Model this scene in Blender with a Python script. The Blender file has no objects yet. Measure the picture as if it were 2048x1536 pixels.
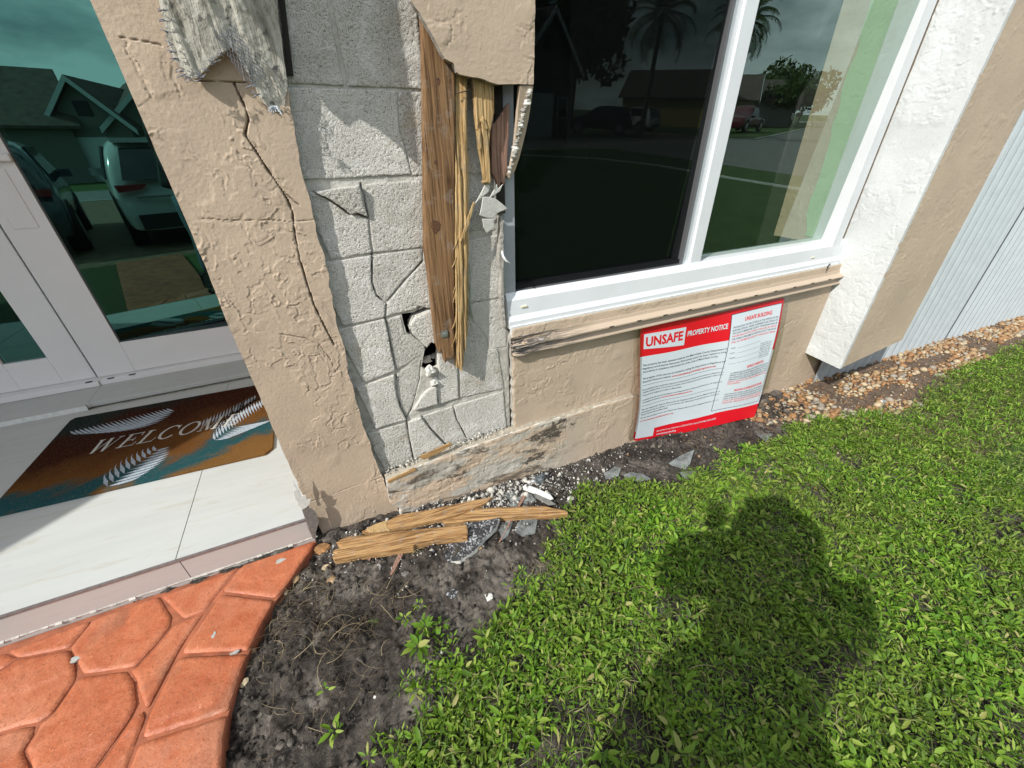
import bpy, bmesh, math, random
import numpy as np
from mathutils import Vector, Matrix
C = bpy.context.scene.collection
R = math.radians
random.seed(7)
rng = np.random.default_rng(7)

# ---------------------------------------------------------------- camera, sky, sun, exposure
CAM = np.array([-0.1396, -1.2955, 1.2936])
YAW, PITCH, ROLL, FPX = 0.42290, 0.54377, -0.017416, 792.3
def cam_axes():
    cy, sy, cp, sp = math.cos(YAW), math.sin(YAW), math.cos(PITCH), math.sin(PITCH)
    f = np.array([sy*cp, cy*cp, -sp]); r = np.array([cy, -sy, 0.0]); u = np.cross(r, f)
    c, s = math.cos(ROLL), math.sin(ROLL)
    return r*c+u*s, -r*s+u*c, f
AR, AU, AF = cam_axes()
cd = bpy.data.cameras.new('camera'); cam = bpy.data.objects.new('camera', cd); C.objects.link(cam)
cd.sensor_width = 36.0; cd.lens = FPX*36.0/2048; cd.clip_start = 0.02; cd.clip_end = 600
cam.matrix_world = Matrix(((AR[0], AU[0], -AF[0], CAM[0]), (AR[1], AU[1], -AF[1], CAM[1]), (AR[2], AU[2], -AF[2], CAM[2]), (0, 0, 0, 1)))
bpy.context.scene.camera = cam

SUN = np.array([0.690, 0.327, -0.646]); SUN /= np.linalg.norm(SUN)      # direction the light travels
world = bpy.data.worlds.new("World"); bpy.context.scene.world = world; world.use_nodes = True
wn = world.node_tree; wn.nodes.clear()
def wnode(t, **k):
    n = wn.nodes.new(t)
    for a, b in k.items(): setattr(n, a, b)
    return n
wo = wnode('ShaderNodeOutputWorld'); bg = wnode('ShaderNodeBackground'); bg.inputs['Strength'].default_value = 0.10
sky = wnode('ShaderNodeTexSky', sky_type='NISHITA'); sky.sun_disc = False
sky.sun_elevation = R(40.2); sky.sun_rotation = math.atan2(-SUN[0], -SUN[1]); sky.air_density = 1.0; sky.dust_density = 1.5
tc = wnode('ShaderNodeTexCoord'); mp = wnode('ShaderNodeMapping'); mp.inputs['Scale'].default_value = (1, 1, 2.6)
cn = wnode('ShaderNodeTexNoise'); cn.inputs['Scale'].default_value = 3.2; cn.inputs['Detail'].default_value = 7; cn.inputs['Roughness'].default_value = 0.55
cr = wnode('ShaderNodeValToRGB'); cr.color_ramp.elements[0].position = 0.40; cr.color_ramp.elements[1].position = 0.60
cm = wnode('ShaderNodeMix', data_type='RGBA'); cm.inputs['B'].default_value = (13.5, 14.2, 14.8, 1)
wl = wn.links.new
wl(tc.outputs['Generated'], mp.inputs[0]); wl(mp.outputs[0], cn.inputs['Vector']); wl(cn.outputs[0], cr.inputs[0])
wl(cr.outputs[0], cm.inputs['Factor']); wl(sky.outputs[0], cm.inputs['A']); wl(cm.outputs['Result'], bg.inputs['Color']); wl(bg.outputs[0], wo.inputs[0])

sl = bpy.data.lights.new('sun', 'SUN'); sl.energy = 4.6; sl.angle = R(0.55); sl.color = (1.0, 0.96, 0.90)
so = bpy.data.objects.new('sun', sl); C.objects.link(so); so.rotation_euler = Vector(SUN).to_track_quat('-Z', 'Y').to_euler()
sc = bpy.context.scene
sc.view_settings.view_transform = 'Standard'; sc.view_settings.look = 'None'; sc.view_settings.gamma = 1; sc.view_settings.use_curve_mapping = False
sc.view_settings.exposure = 0.22
sc.cycles.max_bounces = 8; sc.cycles.transparent_max_bounces = 12; sc.cycles.caustics_reflective = False; sc.cycles.caustics_refractive = False

# ---------------------------------------------------------------- measuring: photo pixel -> point on a plane of the place
def ray(px, py): return AF + AR*((px-1024)/FPX) - AU*((py-768)/FPX)
def PY(px, py, y): d = ray(px, py); return CAM + d*((y-CAM[1])/d[1])
def PX(px, py, x): d = ray(px, py); return CAM + d*((x-CAM[0])/d[0])
def PZ(px, py, z): d = ray(px, py); return CAM + d*((z-CAM[2])/d[2])
def ground_z(x, y):
    x = np.asarray(x, float); y = np.asarray(y, float)
    g = np.interp(x, [-9, -0.55, -0.35, 0.1, 0.7, 2.6, 6.0, 12], [-0.06, -0.03, -0.035, -0.065, -0.095, -0.105, -0.195, -0.2])
    return g
def PG(px, py, up=0.0):
    z = -0.08
    for _ in range(6): q = PZ(px, py, z+up); z = float(ground_z(q[0], q[1]))
    return q

# ---------------------------------------------------------------- noise
def _hash(ix, iy, seed):
    h = (ix.astype(np.int64)*374761393 + iy.astype(np.int64)*668265263 + seed*1442695041) & 0xffffffff
    h = ((h ^ (h >> 13))*1274126177) & 0xffffffff
    return ((h ^ (h >> 16)) & 0xffff)/32767.5 - 1.0
def vn(x, y, seed=0):
    ix = np.floor(x); iy = np.floor(y); fx = x-ix; fy = y-iy
    fx = fx*fx*fx*(fx*(fx*6-15)+10); fy = fy*fy*fy*(fy*(fy*6-15)+10)
    a = _hash(ix, iy, seed); b = _hash(ix+1, iy, seed); c = _hash(ix, iy+1, seed); d = _hash(ix+1, iy+1, seed)
    return (a*(1-fx)+b*fx)*(1-fy) + (c*(1-fx)+d*fx)*fy
def fbm(x, y, o=4, seed=0, g=0.5):
    s = 0; a = 1.0; t = 0
    for k in range(o):
        s = s+a*vn(x*2**k+k*17.3, y*2**k-k*9.1, seed+k); t += a; a *= g
    return s/t
def ss(x, a, b):
    t = np.clip((x-a)/(b-a), 0, 1); return t*t*(3-2*t)

# ---------------------------------------------------------------- object helpers
def tag(o, label=None, cat=None, group=None, kind=None):
    if label: o['label'] = label
    if cat: o['category'] = cat
    if group: o['group'] = group
    if kind: o['kind'] = kind
    return o
def thing(name, label, cat, loc=(0, 0, 0), group=None, kind=None):
    o = bpy.data.objects.new(name, None); C.objects.link(o); o.location = [float(v) for v in loc]; o.empty_display_size = 0.05
    return tag(o, label, cat, group, kind)
def base_of(o):
    v = Vector((0, 0, 0))
    while o is not None: v = v+o.location; o = o.parent
    return np.array(v)
def mk(name, V, F, mats, parent=None, loc=None, smooth=False, mi=None):
    V = np.asarray(V, float)
    off = base_of(parent) if parent is not None else (np.array(loc, float) if loc is not None else np.zeros(3))
    me = bpy.data.meshes.new(name)
    if isinstance(F, list) and len(F) and not isinstance(F[0], np.ndarray):
        me.from_pydata([tuple(v) for v in (V-off)], [], F)
    else:
        if isinstance(F, np.ndarray): F = [F]
        F = [f for f in F if len(f)]
        me.vertices.add(len(V)); me.vertices.foreach_set('co', (V-off).astype(np.float32).ravel())
        idx = np.concatenate([f.ravel() for f in F]).astype(np.int32)
        tot = np.concatenate([np.full(len(f), f.shape[1]) for f in F]).astype(np.int32)
        st = np.concatenate([[0], np.cumsum(tot)[:-1]]).astype(np.int32)
        me.loops.add(len(idx)); me.loops.foreach_set('vertex_index', idx)
        me.polygons.add(len(tot)); me.polygons.foreach_set('loop_start', st)
        me.update(calc_edges=True)
    if not isinstance(mats, (list, tuple)): mats = [mats]
    for m in mats: me.materials.append(m)
    if mi is not None: me.polygons.foreach_set('material_index', np.asarray(mi, np.int32))
    if smooth is True: me.polygons.foreach_set('use_smooth', np.ones(len(me.polygons), bool))
    elif smooth is not False: me.polygons.foreach_set('use_smooth', np.asarray(smooth, bool))
    me.update()
    o = bpy.data.objects.new(name, me); C.objects.link(o)
    if parent is not None: o.parent = parent
    elif loc is not None: o.location = off
    return o
class MB:
    def __init__(s): s.V = []; s.F = []
    def add(s, V, F):
        n = len(s.V); s.V += [tuple(v) for v in V]; s.F += [tuple(i+n for i in f) for f in F]; return s
    def box(s, a, b):
        x0, y0, z0 = a; x1, y1, z1 = b
        return s.add([(x0, y0, z0), (x1, y0, z0), (x1, y1, z0), (x0, y1, z0), (x0, y0, z1), (x1, y0, z1), (x1, y1, z1), (x0, y1, z1)],
                     [(0, 3, 2, 1), (4, 5, 6, 7), (0, 1, 5, 4), (1, 2, 6, 5), (2, 3, 7, 6), (3, 0, 4, 7)])
    def prism(s, top, off):
        n = len(top); top = [np.array(t, float) for t in top]; bot = [t+np.array(off, float) for t in top]
        return s.add(top+bot, [tuple(range(n)), tuple(range(2*n-1, n-1, -1))]+[(i, i+n, (i+1) % n+n, (i+1) % n) for i in range(n)])
    def tube(s, pts, r, k=6, caps=True):
        pts = [np.array(p, float) for p in pts]; n = len(pts); base = len(s.V)
        rs = r if hasattr(r, '__len__') else [r]*n
        for i, p in enumerate(pts):
            t = pts[min(i+1, n-1)]-pts[max(i-1, 0)]; t = t/(np.linalg.norm(t)+1e-9)
            a = np.cross(t, [0, 0, 1.0]);
            if np.linalg.norm(a) < 0.05: a = np.cross(t, [1.0, 0, 0])
            a /= np.linalg.norm(a); b = np.cross(t, a)
            for j in range(k):
                w = 2*math.pi*j/k; s.V.append(tuple(p+rs[i]*(a*math.cos(w)+b*math.sin(w))))
        for i in range(n-1):
            for j in range(k):
                s.F.append((base+i*k+j, base+i*k+(j+1) % k, base+(i+1)*k+(j+1) % k, base+(i+1)*k+j))
        if caps:
            s.F.append(tuple(base+j for j in range(k))[::-1]); s.F.append(tuple(base+(n-1)*k+j for j in range(k)))
        return s
    def build(s, name, m, parent=None, loc=None, smooth=False, bevel=0):
        o = mk(name, np.array(s.V), list(s.F), m, parent, loc, smooth)
        bm = bmesh.new(); bm.from_mesh(o.data); bmesh.ops.recalc_face_normals(bm, faces=bm.faces); bm.to_mesh(o.data); bm.free()
        if bevel:
            md = o.modifiers.new('bevel', 'BEVEL'); md.width = bevel; md.segments = 2; md.limit_method = 'ANGLE'; md.angle_limit = R(40)
        return o
def inpoly(x, y, P):
    c = np.zeros(x.shape, bool); n = len(P)
    for i in range(n):
        x1, y1 = P[i]; x2, y2 = P[(i+1) % n]
        if y1 == y2: continue
        c ^= ((y1 > y) != (y2 > y)) & (x < (x2-x1)*(y-y1)/(y2-y1)+x1)
    return c
def pdist(x, y, P, closed=True):
    best = np.full(x.shape, 1e9); bx = x.copy(); by = y.copy(); n = len(P)
    for i in range(n if closed else n-1):
        x1, y1 = P[i]; x2, y2 = P[(i+1) % n]; dx, dy = x2-x1, y2-y1; L = dx*dx+dy*dy+1e-12
        t = np.clip(((x-x1)*dx+(y-y1)*dy)/L, 0, 1); qx = x1+t*dx; qy = y1+t*dy
        d = np.hypot(x-qx, y-qy); m = d < best
        best = np.where(m, d, best); bx = np.where(m, qx, bx); by = np.where(m, qy, by)
    return best, bx, by
def inset(P, d):
    P = [np.array(p, float) for p in P]; n = len(P)
    A = sum(P[i][0]*P[(i+1) % n][1]-P[(i+1) % n][0]*P[i][1] for i in range(n)); s = 1 if A > 0 else -1; out = []
    for i in range(n):
        a, b, c = P[i-1], P[i], P[(i+1) % n]
        e1 = (b-a)/(np.linalg.norm(b-a)+1e-9); e2 = (c-b)/(np.linalg.norm(c-b)+1e-9)
        n1 = np.array([-e1[1], e1[0]])*s; n2 = np.array([-e2[1], e2[0]])*s; m = n1+n2; L = np.linalg.norm(m)
        if L < 1e-6: out.append(b+n1*d); continue
        m /= L; out.append(b+m*min(d/max(m@n1, 0.35), d*2.2))
    return out
def rough_poly(P, step, amp, seed=0, closed=True):
    out = []; n = len(P)
    for i in range(n if closed else n-1):
        a = np.array(P[i], float); b = np.array(P[(i+1) % n], float); L = np.linalg.norm(b-a); k = max(1, int(L/step))
        nn = np.array([-(b-a)[1], (b-a)[0]])/(L+1e-9)
        for j in range(k):
            q = a+(b-a)*j/k; s = fbm(np.array([q[0]*35+3]), np.array([q[1]*35+7]), 3, seed+5)[0]
            out.append(q+nn*s*amp*(1 if j else 0.4))
    return out
EX, EY, EZ = np.eye(3)
def sheet(name, poly, o, eu, ev, en, res, hfun, thick, mats, parent=None, loc=None, holes=(), snap=True, skirt_slot=0, back=False):
    P = np.array(poly, float); o, eu, ev, en = map(np.asarray, (o, eu, ev, en))
    u0, v0 = P.min(0)-res; nu = int((P[:, 0].max()-u0)/res)+3; nv = int((P[:, 1].max()-v0)/res)+3
    cu, cv = np.meshgrid(u0+(np.arange(nu-1)+0.5)*res, v0+(np.arange(nv-1)+0.5)*res, indexing='ij')
    keep = inpoly(cu, cv, P)
    for h in holes: keep &= ~inpoly(cu, cv, np.array(h, float))
    I, J = np.nonzero(keep)
    q = np.stack([I*nv+J, (I+1)*nv+J, (I+1)*nv+J+1, I*nv+J+1], 1)
    used, inv = np.unique(q.ravel(), return_inverse=True); q = inv.reshape(q.shape)
    U = u0+(used//nv)*res; Vv = v0+(used % nv)*res
    E = np.concatenate([q[:, [0, 1]], q[:, [1, 2]], q[:, [2, 3]], q[:, [3, 0]]])
    key = np.minimum(E[:, 0], E[:, 1]).astype(np.int64)*len(used)+np.maximum(E[:, 0], E[:, 1])
    _, ix, ct = np.unique(key, return_index=True, return_counts=True); B = E[ix[ct == 1]]
    bv = np.unique(B.ravel())
    if snap:
        d, bx, by = pdist(U[bv], Vv[bv], P); m = d < 1.3*res; U[bv] = np.where(m, bx, U[bv]); Vv[bv] = np.where(m, by, Vv[bv])
        for h in holes:
            d, bx, by = pdist(U[bv], Vv[bv], np.array(h, float)); m = d < 1.3*res; U[bv] = np.where(m, bx, U[bv]); Vv[bv] = np.where(m, by, Vv[bv])
    ed = pdist(U, Vv, P)[0] if len(P) < 60 else np.full(U.shape, 1.0)
    H = hfun(U, Vv, ed) if hfun else np.zeros_like(U)
    if isinstance(H, tuple): H, base = H
    else: base = np.zeros_like(U)
    Pf = o+U[:, None]*eu+Vv[:, None]*ev+(H+base)[:, None]*en
    if thick > 0:
        n = len(U); m1 = np.full(n, -1); m1[bv] = np.arange(len(bv)); k = len(bv)
        F1 = Pf[bv]; Bk = o+U[bv, None]*eu+Vv[bv, None]*ev+(base[bv]-thick)[:, None]*en
        a, b = B[:, 0], B[:, 1]; sk = np.stack([m1[b]+n, m1[a]+n, m1[a]+n+k, m1[b]+n+k], 1)
        V = np.concatenate([Pf, F1, Bk]); F = [q, sk]; mi = np.concatenate([np.zeros(len(q)), np.full(len(sk), skirt_slot)]); sm = np.concatenate([np.ones(len(q)), np.zeros(len(sk))])
        if back:
            Bf = o+U[:, None]*eu+Vv[:, None]*ev+(base-thick)[:, None]*en; n2 = len(V)
            V = np.concatenate([V, Bf]); F.append(q[:, ::-1]+n2); mi = np.concatenate([mi, np.full(len(q), skirt_slot)]); sm = np.concatenate([sm, np.ones(len(q))])
    else: V = Pf; F = [q]; mi = None; sm = True
    return mk(name, V, F, mats, parent, loc, smooth=sm, mi=mi)
def wallpoly(pts, y): return [(PY(a, b, y)[0], PY(a, b, y)[2]) for a, b in pts]

# ---------------------------------------------------------------- materials
class NT:
    def __init__(s, name):
        s.m = bpy.data.materials.new(name); s.m.use_nodes = True; s.t = s.m.node_tree; s.t.nodes.clear()
        s.out = s.n('ShaderNodeOutputMaterial'); s.b = s.n('ShaderNodeBsdfPrincipled'); s.l(s.b.outputs[0], s.out.inputs[0])
        s.tc = s.n('ShaderNodeTexCoord')
    def n(s, t, **k):
        x = s.t.nodes.new(t)
        for a, b in k.items(): setattr(x, a, b)
        return x
    def l(s, a, b): s.t.links.new(a, b)
    def v(s, sock, val):
        if hasattr(val, 'is_output'): s.l(val, sock)
        else: sock.default_value = val
    def map(s, scale=(1, 1, 1), rot=(0, 0, 0), coord='Object'):
        m = s.n('ShaderNodeMapping'); m.inputs['Scale'].default_value = scale; m.inputs['Rotation'].default_value = rot
        s.l(s.tc.outputs[coord], m.inputs[0]); return m.outputs[0]
    def noise(s, scale, detail=4, rough=0.5, vec=None, dist=0):
        x = s.n('ShaderNodeTexNoise'); x.inputs['Scale'].default_value = scale; x.inputs['Detail'].default_value = detail
        x.inputs['Roughness'].default_value = rough; x.inputs['Distortion'].default_value = dist
        s.l(vec if vec is not None else s.tc.outputs['Object'], x.inputs['Vector']); return x.outputs[0]
    def vor(s, scale, vec=None, feature='F1', out=0, rnd=1.0):
        x = s.n('ShaderNodeTexVoronoi', feature=feature); x.inputs['Scale'].default_value = scale; x.inputs['Randomness'].default_value = rnd
        s.l(vec if vec is not None else s.tc.outputs['Object'], x.inputs['Vector']); return x.outputs[out]
    def ramp(s, f, stops, interp='LINEAR'):
        r = s.n('ShaderNodeValToRGB'); r.color_ramp.interpolation = interp; e = r.color_ramp.elements
        while len(e) < len(stops): e.new(0.5)
        for i, (p, c) in enumerate(stops):
            e[i].position = p; e[i].color = (c, c, c, 1) if not hasattr(c, '__len__') else (*c, 1)
        s.l(f, r.inputs[0]); return r.outputs[0]
    def mix(s, f, a, b, mode='MIX'):
        x = s.n('ShaderNodeMix', data_type='RGBA', blend_type=mode)
        s.v(x.inputs['Factor'], f); s.v(x.inputs['A'], a if hasattr(a, 'is_output') else (*a, 1)); s.v(x.inputs['B'], b if hasattr(b, 'is_output') else (*b, 1)); return x.outputs['Result']
    def math(s, op, a, b=0.0, c=0.0):
        x = s.n('ShaderNodeMath', operation=op); s.v(x.inputs[0], a); s.v(x.inputs[1], b); s.v(x.inputs[2], c); return x.outputs[0]
    def bump(s, h, strength=0.3, dist=0.01):
        x = s.n('ShaderNodeBump'); x.inputs['Strength'].default_value = strength; x.inputs['Distance'].default_value = dist
        s.l(h, x.inputs['Height'])
        if s.b.inputs['Normal'].links: s.l(s.b.inputs['Normal'].links[0].from_socket, x.inputs['Normal'])
        s.l(x.outputs[0], s.b.inputs['Normal']); return s
    def set(s, **k):
        for a, b in k.items(): s.v(s.b.inputs[a.replace('_', ' ')], (*b, 1) if isinstance(b, tuple) and len(b) == 3 else b)
        return s
def simple(name, c, rough=0.6, var=0.12, scale=20, bump=0.15, bd=0.002, bs=None, metal=0, spec=0.5, c2=None):
    t = NT(name); f = t.noise(scale, 5, 0.6)
    a = tuple(v*(1-var) for v in c); b = tuple(min(1, v*(1+var)) for v in c) if c2 is None else c2
    t.set(Base_Color=t.mix(t.ramp(f, [(0.35, 0), (0.65, 1)]), a, b), Roughness=rough, Metallic=metal)
    t.b.inputs['Specular IOR Level'].default_value = spec
    if bump: t.bump(t.noise(bs or scale*6, 4, 0.6), bump, bd)
    return t.m
def stucco_mat(name, c, dirt=0.0):
    t = NT(name); big = t.noise(3.2, 4, 0.6); f = t.noise(60, 4, 0.65)
    col = t.mix(t.ramp(big, [(0.3, 0), (0.7, 1)]), tuple(v*0.88 for v in c), tuple(v*1.08 for v in c))
    col = t.mix(t.ramp(f, [(0.56, 0), (0.70, 0.45)]), col, tuple(v*0.72 for v in c))
    scr = t.noise(9, 6, 0.75, dist=1.2); col = t.mix(t.ramp(scr, [(0.66, 0), (0.70, 0.45)]), col, tuple(min(0.8, v*1.25) for v in c))
    sp = t.vor(38); col = t.mix(t.ramp(sp, [(0.028, 0.6), (0.045, 0)]), col, (0.08, 0.07, 0.06))
    t.set(Base_Color=col, Roughness=t.ramp(big, [(0.3, 0.62), (0.7, 0.78)])); t.b.inputs['Specular IOR Level'].default_value = 0.3
    t.bump(t.noise(420, 3, 0.6), 0.30, 0.0015); t.bump(t.noise(120, 4, 0.6), 0.30, 0.003)
    return t.m
BEIGE = (0.47, 0.375, 0.28)
M = {}
M['stucco'] = stucco_mat('beige_stucco', BEIGE)
M['white_stucco'] = stucco_mat('white_stucco', (0.545, 0.57, 0.57))
M['core'] = simple('cement_render_core', (0.36, 0.345, 0.31), 0.95, 0.25, 60, 0.8, 0.004, 240, spec=0.2)
# concrete masonry: pale grey, open grained, brown stains
def block_mat(name, base, k):
    t = NT(name); g = t.noise(330, 3, 0.7); big = t.noise(5 + k, 4, 0.6); st = t.noise(7, 5, 0.65, dist=0.6); wh = t.noise(16, 6, 0.7, dist=0.4)
    col = t.mix(t.ramp(big, [(0.3, 0), (0.7, 1)]), tuple(v*0.86 for v in base), tuple(v*1.1 for v in base))
    col = t.mix(t.ramp(g, [(0.36, 0.9), (0.48, 0)]), col, tuple(v*0.25 for v in base))
    col = t.mix(t.ramp(g, [(0.60, 0), (0.72, 0.5)]), col, tuple(min(0.8, v*1.4) for v in base))
    col = t.mix(t.ramp(st, [(0.58, 0), (0.72, 0.45)]), col, (0.30, 0.22, 0.12))
    col = t.mix(t.ramp(wh, [(0.52, 0), (0.60, 0.55)]), col, (0.74, 0.74, 0.71)); col = t.mix(t.ramp(wh, [(0.34, 0.45), (0.42, 0)]), col, tuple(v*0.62 for v in base))
    t.set(Base_Color=col, Roughness=0.95); t.b.inputs['Specular IOR Level'].default_value = 0.15
    t.bump(g, 1.0, 0.005); t.bump(t.noise(140, 3, 0.6), 0.5, 0.004)
    return t.m
M['block'] = block_mat('concrete_block_grey', (0.63, 0.615, 0.56), 0)
M['block2'] = block_mat('concrete_block_pale', (0.70, 0.685, 0.63), 2)
M['mortar'] = simple('mortar', (0.46, 0.45, 0.405), 0.95, 0.2, 30, 0.6, 0.004, 180, spec=0.15)
def wood_mat(name, dark, light, axis, sc=1.0, knots=True, rz=0.0):
    t = NT(name); s = [28*sc]*3; s[axis] = 1.5*sc
    if rz:
        m0 = t.n('ShaderNodeMapping'); m0.inputs['Rotation'].default_value = (0, 0, rz); t.l(t.tc.outputs['Object'], m0.inputs[0]); t.map = lambda scale=(1, 1, 1), rot=(0, 0, 0), coord=None: (lambda q: (setattr(q.inputs['Scale'], 'default_value', scale), t.l(m0.outputs[0], q.inputs[0]), q.outputs[0])[2])(t.n('ShaderNodeMapping'))
    v = t.map(tuple(s)); w = t.noise(1.6, 6, 0.65, v, 0.7); s2 = [160*sc]*3; s2[axis] = 5*sc; fine = t.noise(1.0, 3, 0.6, t.map(tuple(s2)))
    col = t.mix(t.ramp(w, [(0.35, 0), (0.5, 0.75), (0.55, 0.25), (0.7, 1)]), dark, light)
    col = t.mix(t.ramp(fine, [(0.38, 0.85), (0.52, 0)]), col, tuple(x*0.45 for x in dark))
    gr = t.noise(22, 5, 0.75); col = t.mix(t.ramp(gr, [(0.56, 0), (0.62, 0.35)]), col, (0.26, 0.22, 0.18))
    if knots:
        k = t.vor(5.5*sc, t.map(tuple(2.2 if i != axis else 1.0 for i in range(3)))); col = t.mix(t.ramp(k, [(0.05, 0.95), (0.12, 0)]), col, (0.05, 0.022, 0.01))
    t.set(Base_Color=col, Roughness=0.75); t.b.inputs['Specular IOR Level'].default_value = 0.25
    t.bump(fine, 0.6, 0.003); t.bump(w, 0.35, 0.004); return t.m
M['wood'] = wood_mat('brown_stud_wood', (0.15, 0.078, 0.035), (0.29, 0.175, 0.085), 2)
M['wood_pale'] = wood_mat('split_pine_wood', (0.36, 0.22, 0.085), (0.62, 0.46, 0.24), 2, 1.6, False)
M['wood_pink'] = wood_mat('pinkish_old_wood', (0.22, 0.12, 0.085), (0.35, 0.22, 0.165), 2, 1, False)
M['plank'] = wood_mat('broken_plank_wood', (0.30, 0.16, 0.06), (0.50, 0.33, 0.155), 0, 1.0, True)
M['white'] = simple('white_aluminium', (0.64, 0.67, 0.69), 0.35, 0.03, 8, 0.03, 0.001, 200)
M['white_door'] = simple('white_door_paint', (0.70, 0.70, 0.71), 0.4, 0.02, 6, 0.03, 0.001, 150)
M['white_old'] = simple('chipped_white_paint', (0.62, 0.64, 0.63), 0.6, 0.10, 40, 0.3, 0.002, 120)
M['grey_frame'] = simple('dark_grey_gasket', (0.05, 0.055, 0.06), 0.5, 0.1)
M['dark'] = simple('void_shade_black', (0.012, 0.011, 0.010), 0.95, 0.1, spec=0.1)
M['gap_shade'] = simple('gap_shade_black', (0.018, 0.015, 0.013), 0.9, 0.3, 50)  # near black colour stands for the shade in gaps, slots and hollows
M['metal'] = simple('galvanised_metal', (0.42, 0.43, 0.42), 0.45, 0.2, 60, 0.2, 0.001, metal=0.8)
M['wire'] = simple('galvanised_wire', (0.26, 0.28, 0.32), 0.4, 0.2, 60, 0, metal=0.7)
M['plaster'] = simple('white_plaster', (0.58, 0.58, 0.54), 0.85, 0.10, 60, 0.5, 0.003, 150, spec=0.2)
def glass(name, tint, refl, base, rough=0.0):
    m = bpy.data.materials.new(name); m.use_nodes = True; t = m.node_tree; t.nodes.clear()
    o = t.nodes.new('ShaderNodeOutputMaterial'); mx = t.nodes.new('ShaderNodeMixShader'); fr = t.nodes.new('ShaderNodeFresnel'); fr.inputs[0].default_value = 1.5
    ma = t.nodes.new('ShaderNodeMath'); ma.operation = 'MULTIPLY_ADD'; ma.inputs[1].default_value = 1.5; ma.inputs[2].default_value = refl; ma.use_clamp = True
    tr = t.nodes.new('ShaderNodeBsdfTransparent'); tr.inputs[0].default_value = (*base, 1)
    g = t.nodes.new('ShaderNodeBsdfGlossy'); g.inputs['Color'].default_value = (*tint, 1); g.inputs['Roughness'].default_value = rough
    ge = t.nodes.new('ShaderNodeNewGeometry'); ib = t.nodes.new('ShaderNodeMath'); ib.operation = 'MULTIPLY_ADD'; ib.inputs[1].default_value = 1/1.5-1.5; ib.inputs[2].default_value = 1.5
    L = t.links.new; L(ge.outputs['Backfacing'], ib.inputs[0]); L(ib.outputs[0], fr.inputs[0]); L(fr.outputs[0], ma.inputs[0]); L(ma.outputs[0], mx.inputs[0]); L(tr.outputs[0], mx.inputs[1]); L(g.outputs[0], mx.inputs[2]); L(mx.outputs[0], o.inputs[0])
    return m
M['glass_door'] = glass('green_tinted_door_glass', (0.34, 0.84, 0.72), 0.13, (0.10, 0.12, 0.11))
M['glass_win'] = glass('tinted_window_glass', (0.62, 0.84, 0.76), 0.08, (0.16, 0.19, 0.17))
def shard_mat():
    t = NT('greyish_broken_glass'); t.set(Base_Color=(0.40, 0.43, 0.43), Roughness=0.25); tr = t.n('ShaderNodeBsdfTransparent'); tr.inputs[0].default_value = (0.93, 0.95, 0.95, 1); mx = t.n('ShaderNodeMixShader')  # patchy grey share mixed into the clear glass
    t.l(t.ramp(t.noise(18, 4, 0.6), [(0.35, 0.08), (0.65, 0.36)]), mx.inputs[0]); t.l(tr.outputs[0], mx.inputs[1]); t.l(t.b.outputs[0], mx.inputs[2]); t.l(mx.outputs[0], t.out.inputs[0]); return t.m
M['shard'] = shard_mat()
# ================================================================= THE HOUSE
FRONT = (np.zeros(3), EX, EZ, -EY)       # axes of a wall face looking at the street
def face_at(y): return (np.array([0, y, 0.0]), EX, EZ, -EY)
def stucco_h(seed, amp=1.0, dens=0.0):
    def h(U, V, ed):
        wx = U+0.010*vn(U*34, V*34, seed+9)+0.004*vn(U*85, V*85, seed+13); wy = V+0.010*vn(U*34+5, V*34+8, seed+10)+0.004*vn(U*85+3, V*85, seed+14)
        a = fbm(wx*21, wy*17, 3, seed, 0.45); b = vn(U*8, V*7, seed+3)+0.4*vn(U*21, V*19, seed+4); m = ss(b, -0.25-dens, 0.15-dens)
        c = fbm(wx*46, wy*40, 2, seed+6)
        lay = (ss(a, 0.07, 0.10)+0.8*ss(a, 0.30, 0.33)+0.8*ss(-a, 0.20, 0.23))*0.00085*m
        lip = (np.exp(-((a-0.095)/0.022)**2)+0.8*np.exp(-((a+0.225)/0.022)**2))*0.0013*m*(0.4+ss(vn(U*30, V*30, seed+15), -0.3, 0.5))
        worm = np.exp(-(c/0.045)**2)*0.0012*ss(b, 0.12, 0.45)*ss(vn(U*17, V*17, seed+16), -0.1, 0.4)
        drag = np.exp(-(fbm(U*16+3, V*70, 2, seed+12)/0.03)**2)*0.00045*ss(vn(U*5, V*5, seed+7), 0.1, 0.6)
        return amp*(lay+lip+worm+drag+0.0007*fbm(U*6, V*6, 2, seed+8)+0.00018*vn(U*330, V*330, seed+2)+0.00012*vn(U*150, V*150, seed+11))-0.004*np.exp(-ed/0.0025)
    return h
def crack_h(U, V, line, w, depth):
    L = np.array(line)[:, :2]; d, bx, by = pdist(U, V, L, closed=False)
    ww = w*(0.65+0.5*vn(by*60+bx*31, by*0, 3))
    return -depth*ss(ww-d, -0.0006, 0.0007)

# ---- masonry core of the house behind the finishes
hw = thing('house_wall', 'beige stucco house front wall below and beside the window', 'wall', (1.4, 0, -0.1))
b = MB(); b.box((-0.40, 0.125, -0.4), (0.42, 1.56, 2.7)); b.build('masonry_core', M['dark'], hw)  # core coloured near black for the shade inside the block holes
b = MB(); b.box((0.43, 0.02, -0.4), (3.2, 0.30, 0.66)); b.build('masonry_core', M['mortar'], hw)
b = MB(); b.box((2.47, 0.02, 0.66), (7.6, 0.30, 2.7)); b.box((3.2, 0.02, -0.4), (7.6, 0.30, 0.66)); b.box((0.43, 0.02, 3.03), (2.47, 0.3, 3.2)); b.build('masonry_core', M['stucco'], hw)
b = MB(); b.box((-0.415, 0.13, -0.4), (-0.401, 1.56, 2.7)); b.build('entry_side_face', M['stucco'], hw)

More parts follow.
